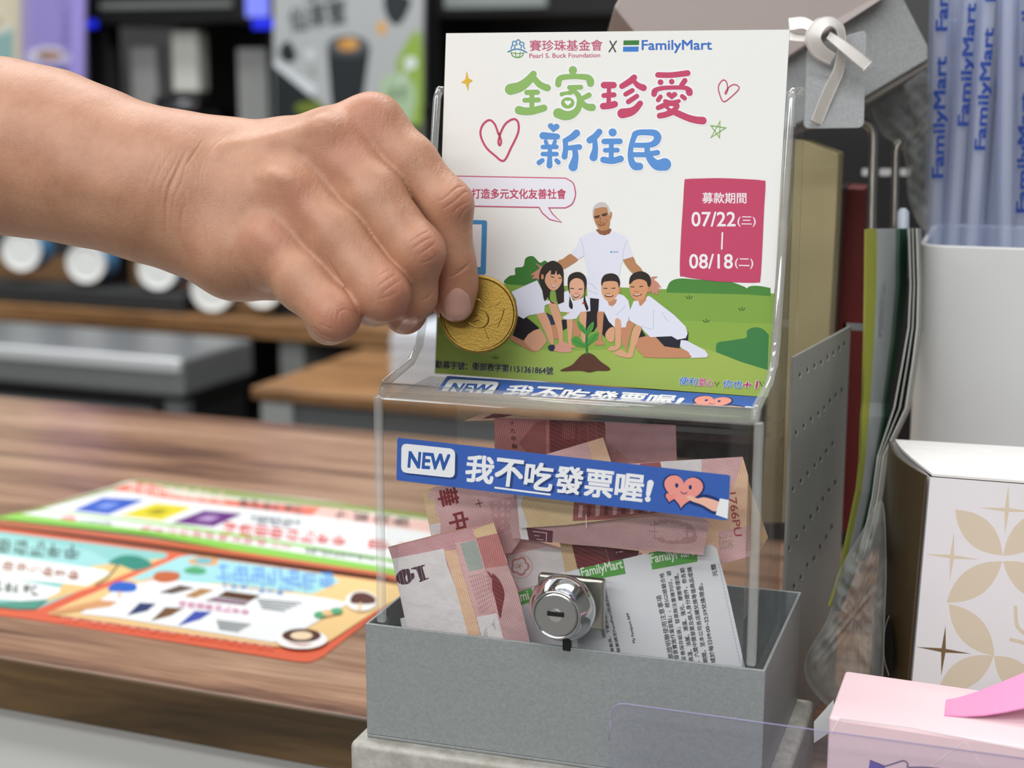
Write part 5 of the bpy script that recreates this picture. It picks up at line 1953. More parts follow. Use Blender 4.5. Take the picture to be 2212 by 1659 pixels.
def sheet(art, name, y0, label, cat, group, bend=None, cut=14):
    def place(x, y, l):
        p = on_plane(x, y, (0, y0, 0), (0, 1.0, 0))
        d = -l
        if bend:
            d += bend(x, y)
        v = p - CAM
        return CAM + v * (1 + d / np.linalg.norm(v))
    o = art.build(name, place, mats=NM, rough=0.75, cut=cut if bend else None, step=0.000004)
    tag(o, label, cat, group)
    centre(o)
    return o


# folded note with the upside-down number
A = Art()
A.poly(ZC([(108, 365), (790, 190), (1460, 45), (1640, 600), (1760, 900), (1920, 1560), (1900, 1640), (400, 1640), (160, 520)]), '#d9a9ac')
A.poly(ZC([(1350, 640), (1640, 600), (1760, 900), (1920, 1560), (1910, 1640), (1620, 1640), (1500, 1100)]), '#c9a3a4')
A.poly(ZC([(1180, 150), (1462, 45), (1590, 430), (1640, 600), (1350, 640), (1290, 420), (1230, 240)]), '#c27c78')
A.poly(ZC([(1180, 150), (1461, 48), (1502, 190), (1240, 250)]), '#e0c59a')
A.poly(smooth_curve(ZC([(1370, 670), (1460, 710), (1540, 800), (1600, 960), (1570, 1150), (1540, 1280), (1470, 1000)]), 3, True), '#7c2a2e')
A.poly(ZC([(930, 200), (1200, 150), (1330, 600), (1500, 1150), (1610, 1640), (1310, 1640), (1130, 1000), (960, 400)]), '#e6c3c0')
A.poly(ZC([(930, 200), (1190, 152), (1225, 270), (960, 312)]), '#d9a9ac')
A.poly(ZC([(1030, 322), (1232, 272), (1332, 640), (1142, 680)]), '#a9b2aa')
for k in range(9):
    A.line(ZC([(1150 + k * 30, 720), (1290 + k * 24, 1230)]), 0.7, '#a8737c')
    A.line(ZC([(1120 + k * 22, 760 + k * 55), (1440, 660 + k * 55)]), 0.7, '#a8737c')
A.poly(ZC([(1240, 1262), (1500, 1212), (1610, 1640), (1340, 1640)]), '#e4e0e0')
for k in range(6):
    A.line(smooth_curve(ZC([(1330 + k * 8, 1560), (1350 + k * 20, 1420 - k * 16), (1480, 1290 - k * 2 + k * 30)]), 5), 0.8, '#9a9494')
A.poly(ZC([(800, 212), (930, 200), (1060, 700), (1230, 1250), (1320, 1640), (1170, 1640), (960, 850), (820, 400)]), '#e8c4a4')
A.poly(ZC([(790, 212), (930, 200), (985, 400), (822, 420)]), '#d9a9ac')
A.poly(ZC([(163, 516), (820, 386), (865, 600), (960, 850), (1170, 1640), (400, 1640)]), '#e4e0e0')
x_, y_ = ZC([(328, 745)])[0]
A.ell(x_, y_, 20.5, 16.8, '#4d3340', rot=-0.35)
x_, y_ = ZC([(334, 745)])[0]
A.ell(x_, y_, 3.4, 12.5, '#e4e0e0', rot=-0.16)
A.poly(ZC([(400, 636), (582, 588), (578, 606), (548, 622), (590, 766), (626, 756), (628, 772), (515, 816), (500, 804), (520, 788), (466, 652), (408, 652)]), '#4d3340')
for k in range(8):
    A.line(ZC([(230 + k * 48, 640 - k * 8), (275 + k * 48, 860 - k * 8)]), 0.5, '#cdbcc2')
A.line(ZC([(110, 365), (790, 192), (1460, 47)]), 0.9, '#d0a070')
sheet(A, 'banknote', 0.0118, 'folded pink banknote with an upside-down 10, left of the lock inside the box', 'banknote', 'banknotes in the donation box',
      lambda x, y: 0.0012 * math.sin((x - 840) / 55.0) - 0.002 * max(0, (x - 1060) / 80))

# note behind it with big characters
A = Art()
A.poly(ZA([(488, 1065), (640, 1005), (1300, 1000), (1560, 1100), (1590, 1480), (1640, 1560), (1500, 1760), (640, 1860)]), '#e6c3c0')
A.poly(ZA([(488, 1065), (600, 1022), (690, 1420), (562, 1442)]), '#e0c59a')
A.poly(ZA([(562, 1442), (690, 1420), (700, 1700), (620, 1780)]), '#e4e0e0')
A.poly(ZA([(1240, 1180), (1500, 1120), (1580, 1460), (1330, 1560)]), '#d9a9ac')
A.text('華', ZA([(650, 1062)])[0], ZA([(690, 1242)])[0], 43, '#8a3038', bold=0.04, up=(1, -0.25))
A.text('中', ZA([(778, 1335)])[0], ZA([(818, 1512)])[0], 40, '#8a3038', bold=0.04, up=(1, -0.25))
A.text('十', ZA([(1080, 1165)])[0], ZA([(1105, 1250)])[0], 15, '#8a3038', bold=0.03, up=(1, -0.25))
for k in range(14):
    a, b = 1000 + 37 * k % 560, 1040 + (61 * k) % 330
    A.ell(*ZA([(a, b)])[0], 0.6, 0.5, '#6a5048')
sheet(A, 'banknote', 0.0185, 'pink banknote with large red characters showing above the folded note', 'banknote', 'banknotes in the donation box',
      lambda x, y: 0.0012 * math.sin((x + y) / 60.0))

# note with the blossom emblem
A = Art()
A.poly(ZC([(1470, 60), (1700, 190), (2133, 320), (2500, 420), (3360, 440), (3350, 560), (2500, 760), (1800, 1000), (1660, 640)]), '#e6c3c0')
A.poly(ZC([(1640, 480), (2133, 360), (2420, 430), (2440, 760), (1800, 900), (1700, 760)]), '#e4e0e0')
A.ell(*ZC([(1800, 615)])[0], 27, 26, '#c99a9a')
A.ell(*ZC([(1800, 615)])[0], 25.6, 24.6, '#e4d6d4')
for rr, sz, c in ((12, 9.5, '#c78c8e'), (9, 7.2, '#e8dedc')):
    for k in range(5):
        t = 2 * math.pi * k / 5 - 1.2
        x, y = ZC([(1795, 610)])[0]
        A.ell(x + rr * math.cos(t), y + rr * math.sin(t), sz, sz, c)
for k in range(5):
    t = 2 * math.pi * k / 5 - 1.2
    x, y = ZC([(1790, 610)])[0]
    A.line([(x, y), (x + 7.5 * math.cos(t), y + 7.5 * math.sin(t))], 1.4, '#cf8a4c')
A.poly(ZD([(380, 10), (490, 25), (545, 260), (430, 280)]), '#e0c59a')
A.poly(ZD([(490, 25), (800, 50), (830, 190), (545, 260)]), '#7c2a2e')
A.poly(ZD([(800, 50), (1110, 85), (1085, 150), (835, 190)]), '#6a2a34')
A.text('E', ZD([(895, 95)])[0], ZD([(905, 140)])[0], 17, '#d9bfb4', up=(1, -0.15))
sheet(A, 'banknote', 0.0245, 'banknote with a round blossom emblem and a dark red band above the lock', 'banknote', 'banknotes in the donation box',
      lambda x, y: 0.001 * math.sin(x / 50.0))

# long folded note across the middle
A = Art()
A.poly(ZS([(718, 770), (738, 862), (1000, 890), (1340, 918), (1668, 946), (1695, 790), (1600, 690), (760, 600)]), '#c9a3a4')
A.blob(ZS([(1410, 790), (1500, 770), (1610, 800), (1630, 880), (1500, 890), (1420, 860)]), '#b07e80')
A.blob(ZS([(1450, 800), (1520, 790), (1570, 820), (1560, 870), (1480, 872)]), '#c9a3a4')
A.poly(ZS([(806, 812), (936, 828), (932, 886), (818, 874)]), '#5e2c3c')
A.line(ZS([(838, 830), (905, 838), (902, 880)]), 1.8, '#d4b4b4')
A.line(ZS([(845, 850), (870, 853)]), 1.4, '#d4b4b4')
A.line(ZS([(856, 868), (888, 872)]), 1.4, '#d4b4b4')
A.poly(ZS([(770, 815), (806, 812), (818, 872), (780, 868)]), '#e4e0e0')
sheet(A, 'banknote', 0.0142, 'long folded mauve-pink banknote lying across the middle of the box', 'banknote', 'banknotes in the donation box',
      lambda x, y: 0.0016 * math.sin((x - 1100) / 90.0) * ((y - 1120) / 60.0))

A = Art()
A.poly(ZS([(755, 620), (1460, 640), (1520, 722), (1440, 742), (1200, 775), (1000, 800), (772, 815)]), '#e0c59a')
A.poly(ZS([(755, 620), (800, 622), (780, 700), (815, 810), (772, 815)]), '#e4e0e0')
A.poly(ZS([(1040, 640), (1460, 660), (1515, 722), (1430, 742), (1200, 773), (1032, 780)]), '#a85450')
for k in range(9):
    x = 1060 + k * 42
    A.poly(ZS([(x, 700), (x + 22, 702), (x + 18, 760 - k * 3), (x - 2, 764 - k * 3)]), '#7c2a2e' if k % 2 else '#e6c3c0')
A.line(ZS([(1097, 750), (1098, 812)]), 2.2, '#d8d2c8')
sheet(A, 'banknote', 0.0120, 'cream and red banknote fold showing under the front sticker', 'banknote', 'banknotes in the donation box',
      lambda x, y: 0.0014 * math.sin((x - 1100) / 70.0))

# tall dark red note under the roof with its creased corner
A = Art()
A.poly(ZS([(500, 292), (600, 254), (770, 262), (900, 276), (640, 288)]), '#e8c4a4')
A.poly(ZS([(590, 282), (645, 256), (745, 262), (690, 275)]), '#7c2a2e')
A.poly(ZS([(650, 276), (1190, 296), (1195, 385), (900, 470), (652, 520)]), '#c27c78')
A.poly(ZS([(905, 286), (1190, 297), (1192, 385), (905, 470)]), '#7c2a2e')
A.poly(ZS([(850, 300), (905, 290), (905, 470), (800, 440), (770, 400)]), '#a85450')
for k in range(7):
    A.line(ZS([(985 + k * 9, 300), (983 + k * 9, 380)]), 1.1, '#b07068')
for k in range(3):
    A.line(ZS([(1060 + k * 42, 300), (1066 + k * 42, 390)]), 3, '#8f4444')
for k, ch in enumerate('十九年製'):
    x, y = 722 + k * 4, 312 + k * 38
    A.text(ch, ZS([(x, y)])[0], ZS([(x + 26, y + 2)])[0], 10, '#5d2226', bold=0.02)
sheet(A, 'banknote', 0.0420, 'dark red banknote with a building printed on it, high under the roof', 'banknote', 'banknotes in the donation box',
      lambda x, y: 0.0012 * math.sin(x / 45.0))
A = Art()
A.poly(ZS([(1188, 296), (1534, 312), (1540, 500), (1320, 560), (1215, 560)]), '#b07e80')
A.poly(ZS([(1190, 385), (1290, 460), (1420, 500), (1300, 560), (1214, 500)]), '#a87470')
A.ell(*ZS([(1421, 400)])[0], 2.4, 5, '#d8d0cc')
sheet(A, 'banknote', 0.0390, 'mauve banknote end with fine hatching beside the dark red note', 'banknote', 'banknotes in the donation box',
      lambda x, y: 0.0010 * math.sin((x + y) / 40.0))
A = Art()
A.poly(ZS([(890, 458), (1180, 372), (1222, 500), (1240, 600), (900, 600)]), '#e6c3c0')
A.poly(ZS([(1105, 395), (1180, 372), (1222, 500), (1130, 500)]), '#e8c4a4')
sheet(A, 'banknote', 0.0330, 'pale pink banknote corner pointing up behind the front sticker', 'banknote', 'banknotes in the donation box',
      lambda x, y: 0.0010 * math.sin((x + y) / 40.0))

# note on the right with the serial number
A = Art()
A.poly(ZS([(1862, 470), (1888, 560), (1896, 952), (1750, 990), (1640, 950), (1700, 640)]), '#e8c4a4')
A.poly(ZS([(1740, 830), (1896, 800), (1896, 952), (1750, 990)]), '#e6c3c0')
A.text('道', ZS([(1740, 850)])[0], ZS([(1748, 925)])[0], 32, '#b9a08c', up=(1, -0.1))
A.text('1766PU', ZB([(1628, 945)])[0], ZB([(1690, 1378)])[0], 16, '#a8484a', bold=0.015, up=(1, -0.12))
A.poly(ZS([(1280, 502), (1862, 466), (1838, 545), (1800, 640), (1780, 760), (1300, 620)]), '#e6c3c0')
A.poly(ZS([(1350, 500), (1460, 492), (1470, 560), (1360, 560)]), '#a85450')
A.poly(ZS([(1460, 490), (1660, 478), (1660, 560), (1470, 560)]), '#e4e0e0')
sheet(A, 'banknote', 0.0290, 'pink banknote standing at the right with a red serial number down its edge', 'banknote', 'banknotes in the donation box',
      lambda x, y: -0.0016 * math.cos((x - 1580) / 50.0))
A = Art()
A.poly(ZS([(1885, 575), (1925, 690), (1985, 860), (1940, 930), (1880, 950)]), '#e0c59a')
sheet(A, 'banknote', 0.0400, 'beige banknote edge at the far right side wall', 'banknote', 'banknotes in the donation box')

# receipts
WH, GR, TX = '#dcdde2', '#57a047', '#33363c'
A = Art()
A.poly(ZD([(340, 312), (550, 250), (960, 160), (1200, 104), (1690, 60), (1725, 33), (1772, 27), (1822, 62), (1850, 180), (1920, 430), (2080, 1150), (2085, 1200), (560, 1120), (540, 900)]), WH)
A.poly(ZD([(552, 250), (960, 160), (986, 296), (590, 368)]), GR)
A.text('FamilyMart', ZD([(592, 352)])[0], ZD([(968, 268)])[0], 26, '#e4ecdf', bold=0.02)
A.poly(ZD([(1198, 104), (1330, 76), (1640, 76), (1645, 184), (1230, 258)]), GR)
A.text('FamilyMart', ZD([(1226, 224)])[0], ZD([(1622, 152)])[0], 26, '#e4ecdf', bold=0.02)
for s, p0, p1, hh in (('票證明聯使用注意事項', (1430, 1075), (1312, 490), 12), ('發票實施作業要點」，經SGS檢驗合格', (1478, 1080), (1336, 285), 10.5),
                      ('妥善保存紙張；發票無法重複列印，避', (1545, 1090), (1402, 265), 10.5), ('高溫、油膩、潮濕、強光、摩擦等環境。', (1610, 1095), (1470, 290), 10.5),
                      ('、六獎中獎發票及個人身分證件，依各期', (1668, 1105), (1526, 240), 10.5), ('期間，至本公司各店鋪兌換等值商品或儲', (1742, 1108), (1590, 232), 10.5),
                      ('或於每日09:00~22:59兌換現金。', (1812, 1110), (1690, 380), 10.5), ('員載具，下載全家APP可查詢消費', (880, 1010), (748, 390), 7.5),
                      ('發票請至FamiPort完成列印。', (938, 1015), (808, 440), 7.5), ('0800-221-363', (802, 880), (770, 660), 7.5), ('My Famiport APP', (1082, 925), (1022, 650), 7.5), ('元整', (1832, 312), (1808, 200), 11)):
    A.text(s, ZD([p0])[0], ZD([p1])[0], hh, TX, bold=0.012)
for k in range(30):
    a = np.array([1838, 200]) + (np.array([2040, 1130]) - np.array([1838, 200])) * (k / 30)
    b = np.array([1838, 200]) + (np.array([2040, 1130]) - np.array([1838, 200])) * ((k + 0.5) / 30)
    A.line(ZD([a, b]), 0.7, '#6a6d74')
sheet(A, 'receipt', 0.0165, 'white receipt with two green shop labels and sideways print, right of the lock', 'receipt', 'receipts in the donation box',
      lambda x, y: 0.0014 * math.sin((x - 1300) / 80.0))
A = Art()
A.poly(ZD([(-60, 470), (120, 425), (560, 312), (620, 1100), (40, 1060)]), '#d2d3d8')
A.poly(ZD([(-60, 478), (120, 425), (145, 545), (-40, 605)]), GR)
A.text('Fami', ZD([(-48, 568)])[0], ZD([(100, 528)])[0], 20, '#e4ecdf', bold=0.02)
sheet(A, 'receipt', 0.0210, 'receipt with a green label half hidden behind the lock', 'receipt', 'receipts in the donation box')
A = Art()
A.poly(ZC([(262, 1280), (420, 1240), (560, 1640), (330, 1640)]), WH)
sheet(A, 'receipt', 0.0150, 'small white receipt corner under the upside-down 10 note', 'receipt', 'receipts in the donation box')
# ================================================================== things crowded on the right of the donation box
def on_y(px, py, y):
    return on_plane(px, py, (0, y, 0), (0, 1.0, 0))


def strip(bm, rows, thick, fractions=(0, 1), mats_=(0,), push=None):
    """sheet with thickness: rows = [(left point, right point)], cut into columns at the fractions."""
    push = _F if push is None else np.asarray(push)
    g0, g1 = [], []
    for a, b in rows:
        a, b = np.asarray(a), np.asarray(b)
        g0.append([bm.verts.new(tuple(a + (b - a) * f)) for f in fractions])
        g1.append([bm.verts.new(tuple(a + (b - a) * f + push * thick)) for f in fractions])
    nr, nc = len(rows), len(fractions)
    for i in range(nr - 1):
        for j in range(nc - 1):
            f = bm.faces.new((g0[i][j], g0[i + 1][j], g0[i + 1][j + 1], g0[i][j + 1]))
            f.material_index = mats_[j]
            f = bm.faces.new((g1[i][j], g1[i][j + 1], g1[i + 1][j + 1], g1[i + 1][j]))
            f.material_index = mats_[j]
        for j in (0, nc - 1):
            f = bm.faces.new((g0[i][j], g1[i][j], g1[i + 1][j], g0[i + 1][j]))
            f.material_index = mats_[min(j, nc - 2)]
    for i in (0, nr - 1):
        for j in range(nc - 1):
            f = bm.faces.new((g0[i][j], g0[i][j + 1], g1[i][j + 1], g1[i][j]))
            f.material_index = mats_[j]


def band(bm, pts, widths, thick, twist=None):
    """ribbon through photo pixels with distance: pts = [(px, py, d)], widths in pixels."""
    P = smooth_curve(pts, 8)
    n = len(P)
    rows = []
    for i, p in enumerate(P):
        t = (P[min(n - 1, i + 1)] - P[max(0, i - 1)])[:2]
        t = t / np.hypot(*t)
        w = np.interp(i / (n - 1), np.linspace(0, 1, len(widths)), widths) / 2
        q = np.array([-t[1], t[0]]) * w
        rows.append((at(p[0] + q[0], p[1] + q[1], p[2]), at(p[0] - q[0], p[1] - q[1], p[2] + (0 if twist is None else twist))))
    strip(bm, rows, thick)


# ---- file rack: perforated grey side, dark back, bent wires
PA, PB = on_y(1715, 772, 0.10), on_z(1838, 705, on_y(1715, 772, 0.10)[2])
pdir = (PB - PA) / np.linalg.norm(PB - PA)
pnrm = np.array([pdir[1], -pdir[0], 0])       # towards the right-hand neighbours
rack = empty('file_rack', (PA[0], 0.15, Z_COUNTER), 'grey perforated metal file rack with bent wires behind the clear box', 'file rack')
M_PERF = mat('perforated_grey_steel', '#a3a6a3', 0.45, 0.2)
Lp = np.linalg.norm(PB - PA)
ztop = PA[2]
O_ = np.array([PA[0], PA[1], 0])
A = Art()
holes = []
zA2, zA3 = zf(1680, 400, 2.765), zf(1680, 900, 4.147)
for row in ([(135, 1135), (180, 1105), (222, 1080), (262, 1060), (300, 1030), (335, 1005), (370, 975), (400, 950)], [(112, 1480), (158, 1440), (202, 1400), (245, 1365), (280, 1330), (315, 1290), (350, 1255), (385, 1225)]):
    holes += [zA2([p])[0] for p in row]
for row in ([(140, 650), (210, 580), (272, 510), (335, 440), (388, 380), (440, 310), (495, 245)], [(105, 1180), (175, 1080), (240, 1000), (300, 900), (360, 830), (410, 740), (465, 660), (520, 590)],
            [(150, 1520), (210, 1440), (270, 1330), (330, 1270), (385, 1170), (440, 1080), (490, 990)]):
    holes += [zA3([p])[0] for p in row]
for x, y in holes:
    A.ell(x, y, 2.6, 7.5, '#d6d8d4', n=10, rot=0.1)
    A.ell(x - 1, y - 1.5, 1.9, 5.5, '#4a4c4b', n=10, rot=0.1)


def perf_body(bm):
    add_box(bm, O_, pdir, pnrm, Z3, (0, -0.0012, Z_COUNTER), (Lp, -0.00002, ztop))


A.items.insert(0, (np.array([(1800, 900), (1801, 900), (1800, 901)]), [(0, 1, 2)], '#a3a6a3', 0))
pp = A.build('side_panel', lambda x, y, l: on_plane(x, y, PA, pnrm) + pnrm * (0.00005 + l), rack, mats={'#a3a6a3': M_PERF}, extra=perf_body)
bm = bmesh.new()
q0 = on_z(1836, 706, ztop)
for lo, hi in (((0.0, 0.0, -0.003), (0.016, 0.0012, 0.0)), ((0.0, 0.0, -0.03), (0.0012, 0.0012, 0.0)), ((0.0148, 0.0, -0.085), (0.016, 0.0012, 0.0))):
    add_box(bm, q0 + np.array([-0.003, 0.002, 0.0012]), X3, Y3, Z3, lo, hi)
finish('channel', bm, mat('grey_channel', '#8d8f92', 0.4, 0.4), rack)
bm = bmesh.new()
a, b = on_y(1600, 180, 0.40), on_y(2140, 700, 0.40)
wbox(bm, (a[0], 0.40, Z_COUNTER), (b[0], 0.405, a[2]))
finish('back_panel', bm, mat('rack_dark', '#232427', 0.6), rack)
A = Art()
for x0, x1 in ((1862, 1877), (1900, 1926), (1944, 1968)):
    A.rquad([(x0, 364), (x1, 364), (x1 - 2, 380), (x0, 380)], 4, '#d3d6d8')
A.build('slot', lambda x, y, l: on_y(x, y, 0.3995) - np.array([0, 0.0002 + l, 0]), rack)
M_WIRE = mat('bent_wire', '#8e8a84', 0.3, 0.9)
for pts, r in (([(1846, 252, .70), (1872, 268, .70), (1884, 282, .70), (1887, 312, .70), (1884, 420, .70), (1880, 620, .70)], 0.0021), ([(1945, 306, .72), (1936, 322, .72), (1934, 360, .72), (1931, 520, .72)], 0.0018)):
    bm = bmesh.new()
    add_tube(bm, [at(*p) for p in smooth_curve(pts, 5)], r, 12)
    finish('wire_hook', bm, M_WIRE, rack, smooth=True)


def slab(name, q, y, depth, m, label, cat, bevel=0.0006):
    bm = bmesh.new()
    add_prism(bm, [on_y(a, b_, y) for a, b_ in q], (0, depth, 0))
    bmesh.ops.recalc_face_normals(bm, faces=bm.faces)
    o = finish(name, bm, m, bevel=bevel)
    tag(o, label, cat)
    centre(o)
    return o


slab('paper_bag', smooth_curve([(1690, 300), (1735, 303), (1775, 318), (1812, 332)], 4) + [(1806, 480), (1790, 760), (1784, 1130), (1640, 1130), (1670, 700)], 0.205, 0.018, mat('cream_paper', '#b9b18c', 0.5, noise=(9, 0.6, '#a2936a')), 'tall cream paper pocket standing behind the right edge of the clear box', 'paper pocket')
slab('ring_binder', [(1826, 405), (1868, 408), (1871, 700), (1868, 1150), (1790, 1150), (1806, 740)], 0.30, 0.03, mat('dark_red_cover', '#6b2226', 0.35), 'dark red binder standing in the shade between the cream pocket and the green folder', 'binder')
slab('shade_strip', [(1812, 408), (1824, 402), (1806, 740), (1792, 1150), (1780, 1150), (1796, 740)], 0.29, 0.03, mat('gap_shade_brown', '#3c2f26', 0.5), 'thin dark brown strip painted as the shaded gap beside the dark red binder', 'shade_strip')  # dark slab standing for the shade in the gap beside the binder

# ---- yellow-green folder and the grey sheets leaning beside it
G = lambda x, y, s: zf(1680, 400, 2.765)([(x, y)])[0] if s == 2 else zf(1680, 900, 4.147)([(x, y)])[0]
rows = []
for l, r, dl, dr in (((530, 260, 2), (775, 258, 2), .650, .690), ((527, 600, 2), (775, 600, 2), .648, .688), ((522, 900, 2), (735, 950, 2), .645, .682), ((512, 1300, 2), (670, 1300, 2), .640, .672),
                     ((755, 0, 3), (1000, 0, 3), .636, .664), ((742, 400, 3), (905, 450, 3), .630, .654), ((715, 660, 3), (860, 700, 3), .624, .644), ((655, 950, 3), (790, 1000, 3), .618, .636), ((560, 1400, 3), (680, 1450, 3), .610, .624), ((470, 1700, 3), (560, 1750, 3), .604, .616)):
    a, b = G(*l), G(*r)
    rows.append((at(*a, dl), at(*b, dr)))
bm = bmesh.new()
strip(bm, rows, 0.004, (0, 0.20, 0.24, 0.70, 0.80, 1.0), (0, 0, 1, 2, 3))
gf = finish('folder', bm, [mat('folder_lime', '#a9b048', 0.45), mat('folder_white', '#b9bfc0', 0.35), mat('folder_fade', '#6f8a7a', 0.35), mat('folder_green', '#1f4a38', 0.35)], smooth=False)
tag(gf, 'lime green folder with a pale cover, bending forward beside the perforated panel', 'folder')
centre(gf)
A = Art()
A.scrawl(16, (1897, 728), (1907, 604), 8, '#5a6062')
A.build('cover_print', lambda x, y, l: at(x, y, 0.6585 - l), gf)
for k, (dx, c, nm) in enumerate(((0, '#8e908a', 'nearest the green folder'), (22, '#7b7d78', 'in the middle of the three'), (46, '#9a9a92', 'nearest the white holder'))):
    rows = []
    for (x, y, s), d in zip(((778 + dx, 258, 2), (788 + dx, 600, 2), (776 + dx * 1.1, 850, 2), (742 + dx * 1.3, 1050, 2), (690 + dx * 1.5, 1330, 2), (890 + dx, 350, 3), (840 + dx, 720, 3), (780 + dx, 1000, 3), (700 + dx, 1300, 3)),
                            (.66, .655, .65, .645, .64, .636, .630, .626, .62)):
        a = G(x, y, s)
        rows.append((at(*a, d), at(a[0] + 9, a[1], d + 0.05)))
    bm = bmesh.new()
    strip(bm, rows, 0.0008, push=_R)
    s_ = finish('document_sleeve', bm, mat('sleeve_' + c[1:], c, 0.4))
    tag(s_, 'thin grey document sleeve, ' + nm + ' sleeves', 'sleeve', 'grey sleeves beside the white holder')
    centre(s_)
bm = bmesh.new()
add_tube(bm, [at(1951, 450, .70), at(1951, 458, .70), at(1951, 600, .70)], [0.0012, 0.0026, 0.0026], 12)
pn = finish('marker_pen', bm, mat('pale_blue_plastic', '#b9c4d2', 0.35), smooth=True)
tag(pn, 'pale blue pen end sticking up behind the green folder', 'pen')
centre(pn)


# ---- crumpled clear plastic bags
def crumple(name, outline, d, depth, label, seed, m, n=26):
    """bag: two crinkled sheets joined round the outline (photo pixels at distance d)."""
    r = np.random.default_rng(seed)
    ph = r.uniform(0, 6.28, (7,))
    O = np.array(smooth_curve(outline, 9, True))
    c = O.mean(0)
    bm = bmesh.new()
    rings = 16
    for sgn in (-1, 1):
        prev = None
        for k in range(rings + 1):
            f = 1 - k / rings
            ring = []
            for i, p in enumerate(O):
                q = c + (p - c) * f
                a, b = q[0] / 38.0, q[1] / 55.0
                wv = 0.45 * abs(math.sin(a * 3.1 - b * 5.3 + ph[4])) + 0.35 * abs(math.sin(a * 6.7 + b * 7.9 + ph[5])) + 0.5 * math.sin(a * 2.1 + b * 1.3 + ph[0]) + 0.35 * math.sin(a * 4.3 - b * 3.1 + ph[1]) + 0.3 * abs(math.sin(b * 4.7 + a * 1.9 + ph[2])) + 0.2 * abs(math.sin(a * 8 + ph[3]))
                dd = d + sgn * depth * (1 - f ** 2) ** 0.5 * 0.5 + 0.0048 * wv * (1 - f ** 8)
                ring.append(bm.verts.new(tuple(at(q[0], q[1], dd))))
            if prev:
                m_ = len(ring)
                for i in range(m_):
                    bm.faces.new((prev[i], prev[(i + 1) % m_], ring[(i + 1) % m_], ring[i]))
            prev = ring
    bmesh.ops.remove_doubles(bm, verts=bm.verts, dist=1e-6)
    o = finish(name, bm, m, smooth=True)
    tag(o, label, 'plastic bag')
    centre(o)
    return o


M_BAG = clear('bag_film', (0.86, 0.87, 0.86), ior=1.5, rough=0.14, haze=0.22, hazecol='b9bbb7', smudge=0.25, crinkle=0.9)
crumple('plastic_bag', [(1880, 215), (1935, 180), (1995, 150), (2030, 200), (2022, 330), (2012, 480), (1990, 492), (1962, 430), (1950, 330), (1900, 285)], .73, .03, 'crumpled translucent plastic bag bulging behind the straws', 3, M_BAG)
crumple('plastic_bag', [(1905, 1080), (1915, 1200), (1912, 1330), (1900, 1520), (1845, 1560), (1762, 1500), (1738, 1430), (1790, 1330), (1810, 1240), (1860, 1150)], .60, .03, 'crumpled clear plastic bag squeezed between the tray and the gold-sided carton', 5, M_BAG)

# ---- grey felt gift box with lid, bow and tag
gift = empty('gift_box', at(1800, 200, .69), 'tilted grey felt gift box with a taupe lid and white bow, behind the clear box', 'gift box')
zg = zf(1300, 0, 3.072)
M_FELT = mat('grey_felt', '#a3a6a7', 0.85, noise=(700, 0.5, '#8b8e90'), bump=(900, 0.4))
M_TAUPE = mat('taupe_lid', '#a89c98', 0.6)


def gp(pts, d0, d1, vec, m, name, bevel=0.0):
    bm = bmesh.new()
    add_prism(bm, [at(x, y, d0) for x, y in zg(pts)], np.asarray(vec))
    bmesh.ops.recalc_face_normals(bm, faces=bm.faces)
    return finish(name, bm, m, gift, bevel=bevel)


gp([(900, 420), (1240, 330), (1590, 140), (1960, -110), (2010, 0), (2165, 300), (2168, 395), (1755, 640), (1100, 900), (820, 760)], .68, .68, _F * 0.05, M_FELT, 'body', 0.001)
gp([(1745, 650), (2168, 400), (2166, 438), (1750, 690)], .682, .682, _F * 0.045, mat('felt_dark_edge', '#6d6a66', 0.8), 'rim')  # darker strip along the lower edge of the felt body
gp([(80, 50), (120, -20), (500, -420), (2000, -420), (1880, -30), (1592, 158), (1540, 180), (1240, 378), (900, 460), (260, 270)], .672, .672, _F * 0.06, M_TAUPE, 'lid', 0.001)
gp([(1542, 138), (1862, -40), (1880, -22), (1592, 164)], .6712, .6712, _F * 0.001, mat('lid_band', '#bcb2ae', 0.6), 'lid_band')
bm = bmesh.new()
A = Art()
A.rquad(zg([(1366, 310), (1756, 196), (1738, 846), (1340, 852)]), 14, '#b4b6b7')
add_prism(bm, [at(x, y, .640) for x, y in A.items[0][0]], _F * 0.0015)
bmesh.ops.recalc_face_normals(bm, faces=bm.faces)
gt = finish('gift_tag', bm, mat('tag_felt', '#aeb1b3', 0.85, noise=(900, 0.4, '#9a9da0'), bump=(900, 0.3)), gift)
gt['label'] = 'grey rounded felt tag'
M_BOW = mat('white_ribbon', '#dedad6', 0.55)
for nm, pts, ws, tw in (('bow_loop', [(1705, 52, .634), (1738, 50, .632), (1765, 70, .630), (1752, 92, .634)], (26, 24, 20, 18), .006),
                        ('bow_loop', [(1704, 78, .636), (1730, 82, .634), (1752, 84, .632)], (18, 16, 12), .004),
                        ('bow_knot', [(1800, 128, .630), (1770, 108, .628), (1758, 80, .626), (1772, 54, .626), (1794, 46, .628), (1814, 60, .630), (1822, 96, .632)], (26, 32, 32, 28, 22, 18, 14), .004),
                        ('ribbon_tail', [(1790, 76, .629), (1820, 98, .627), (1850, 122, .627), (1874, 142, .628)], (16, 22, 25, 25), .002),
                        ('ribbon_tail', [(1818, 100, .631), (1812, 150, .633), (1794, 190, .634), (1778, 228, .635), (1764, 264, .636)], (14, 22, 25, 25, 24), .004)):
    bm = bmesh.new()
    band(bm, pts, ws, 0.0012, tw)
    finish(nm, bm, M_BOW, gift, smooth=False, bevel=0.0004)

